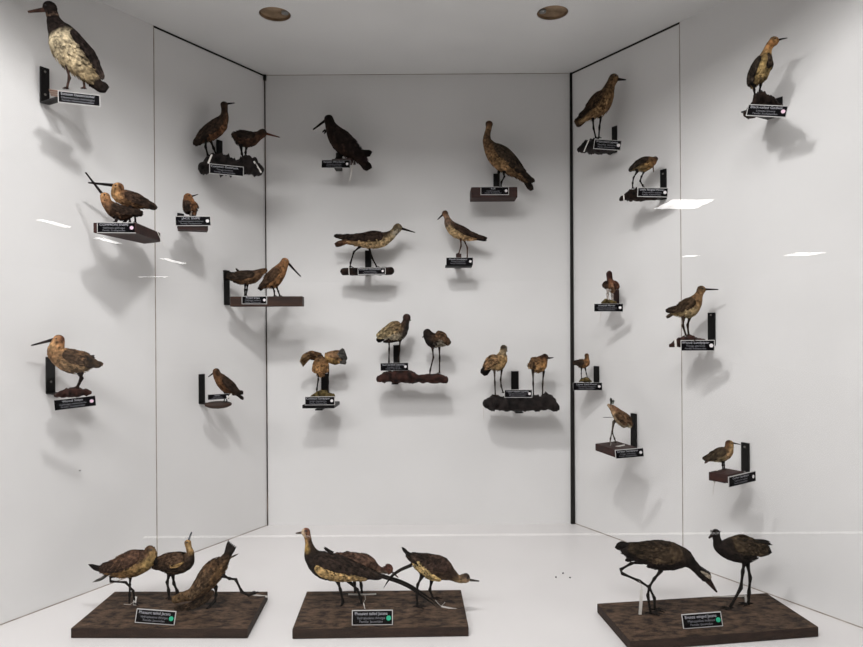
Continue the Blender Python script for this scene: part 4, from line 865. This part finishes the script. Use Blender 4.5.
bird(f, 'stuffed_jacana', 'stuffed jacana with neck stretched low to the right, middle plinth', 'R',
     [(690,380,34),(640,387,27),(592,362,42),(525,322,80),(450,302,82),(382,275,62),(325,248,38),(285,222,24)],
     [(0,'#4a3a30','#94785c'),(1,'#6a5238','#8a7048'),(1.8,'#3a2a20','#4a3828'),(3,'#3c2a22','#4a3626'),(7,'#2c221c','#2c221c')], nf=650, eye=(700,372,7), v0=0.0,
     bill=[(722,396),(785,403)], billr=(10,5), billcol='#4a4440',
     wings=[([(560,280,32),(480,262,48),(390,250,32),(300,225,12)],'#3e2c24','#2c211b'),([(510,382,16),(450,365,34),(390,318,36),(335,265,22)],'#b09258','#b89a64')],
     blades=[([(310,240),(265,200),(232,160)],30,'#1d1816',5,16),([(300,288),(215,325),(150,375),(100,450)],18,'#241e1b',2,6)],
     legs=[[(372,372),(342,430),(336,500),(340,588)],[(444,395),(430,465),(455,530)]], legr=8.5, toes=55, legcol='#1a1412')
f = FF(c, 600, 600); paper_tag(f, (512,585), (698,618), 11, 'white paper slip at the right end of the middle plinth', v=0.0, thread=[(470,540),(490,565),(512,585),(540,555)])
c = (285, 520, 7.19); f = FF(c, 560, 545); paper_tag(f, (455,535), (655,532), 10, 'white paper slip lying behind the long-tailed jacana', v=0.0)
f = FF(c, 575, 640); paper_tag(f, (566,600), (576,640), 6, 'curled white paper strip behind the middle name card', v=0.0, thread=[(575,540),(578,570),(562,600)])
# right plinth
c = (605, 530, 7.19); f = FF(c, 330, 598, -3)
bird(f, 'stuffed_jacana', 'big black-brown stuffed jacana stooping with bent neck, right plinth', 'R',
     [(722,330,42),(672,290,33),(622,242,40),(565,205,72),(475,188,100),(385,180,98),(295,172,72),(210,160,54),(165,150,40)],
     [(0,'#201a18','#241c19'),(2.5,'#1d1715','#1d1715'),(3.3,'#31261c','#1f1815'),(6,'#31261c','#1f1815'),(8,'#1f1916','#1f1916')], nf=900, eye=(738,318,8), split=-0.1,
     bill=[(745,368),(804,446)], billr=(22,6), billcol='#3a2a24',
     wings=[([(540,150,36),(450,150,70),(340,150,64),(230,130,34),(170,120,14)],'#403223','#33281c'),([(676,284,4),(700,298,9),(722,312,8),(738,330,3)],'#a89a86','#8a7c6a')],
     blades=[([(190,130),(130,115),(78,112)],60,'#1b1614',6,40),([(240,190),(190,205),(145,218)],44,'#1b1614',4,24)],
     legs=[[(400,298),(355,350),(318,410),(308,470),(328,600)],[(240,232),(190,240),(112,285),(122,312),(250,368),(318,412),(355,490),(358,575)]], legr=9, toes=70, legcol='#191412')
f2 = FF(c, 255, 608); paper_tag(f2, (262,430), (252,608), 22, 'long white paper slip hanging from the stooping black jacana', v=0.0, thread=[(245,365),(262,395),(264,430)])
c = (690, 520, 6.47); f = FF(c, 300, 560, 3)
bird(f, 'stuffed_jacana', 'black-brown stuffed jacana standing upright with pale forehead band, right plinth', 'L',
     [(165,82,27),(174,122,25),(190,165,40),(240,185,66),(310,192,80),(378,196,62),(436,188,38),(478,182,24)],
     [(0,'#2a2422','#241d1b'),(1,'#1e1816','#1e1816'),(2.6,'#241c18','#1c1614'),(4,'#31261c','#1d1714'),(7,'#2a2119','#1f1815')], nf=750, eye=(152,84,5), split=-0.1,
     bill=[(142,98),(122,118)], billr=(11,5), billcol='#241c19',
     wings=[([(260,140,30),(330,150,58),(410,172,44),(480,185,18)],'#403324','#352a1e')],
     blades=[([(390,140),(460,142),(525,150)],24,'#1e1916',3,12),([(440,185),(485,195),(522,190)],46,'#211a17',5,28),([(132,72),(200,75)],22,'#b0aeaa',1,0)],
     legs=[[(352,272),(342,330),(330,438),(256,572)],[(370,275),(390,372),(382,470),(378,545)]], legr=9, toes=60, legcol='#1a1614')
f2 = FF(c, 250, 500); paper_tag(f2, (145,494), (350,492), 8, 'white paper slip lying behind the upright black jacana', v=0.0)
f2 = FF(c, 358, 545); paper_tag(f2, (358,485), (362,540), 14, 'white folded paper slip tied at the upright black jacana leg', v=0.0)
#
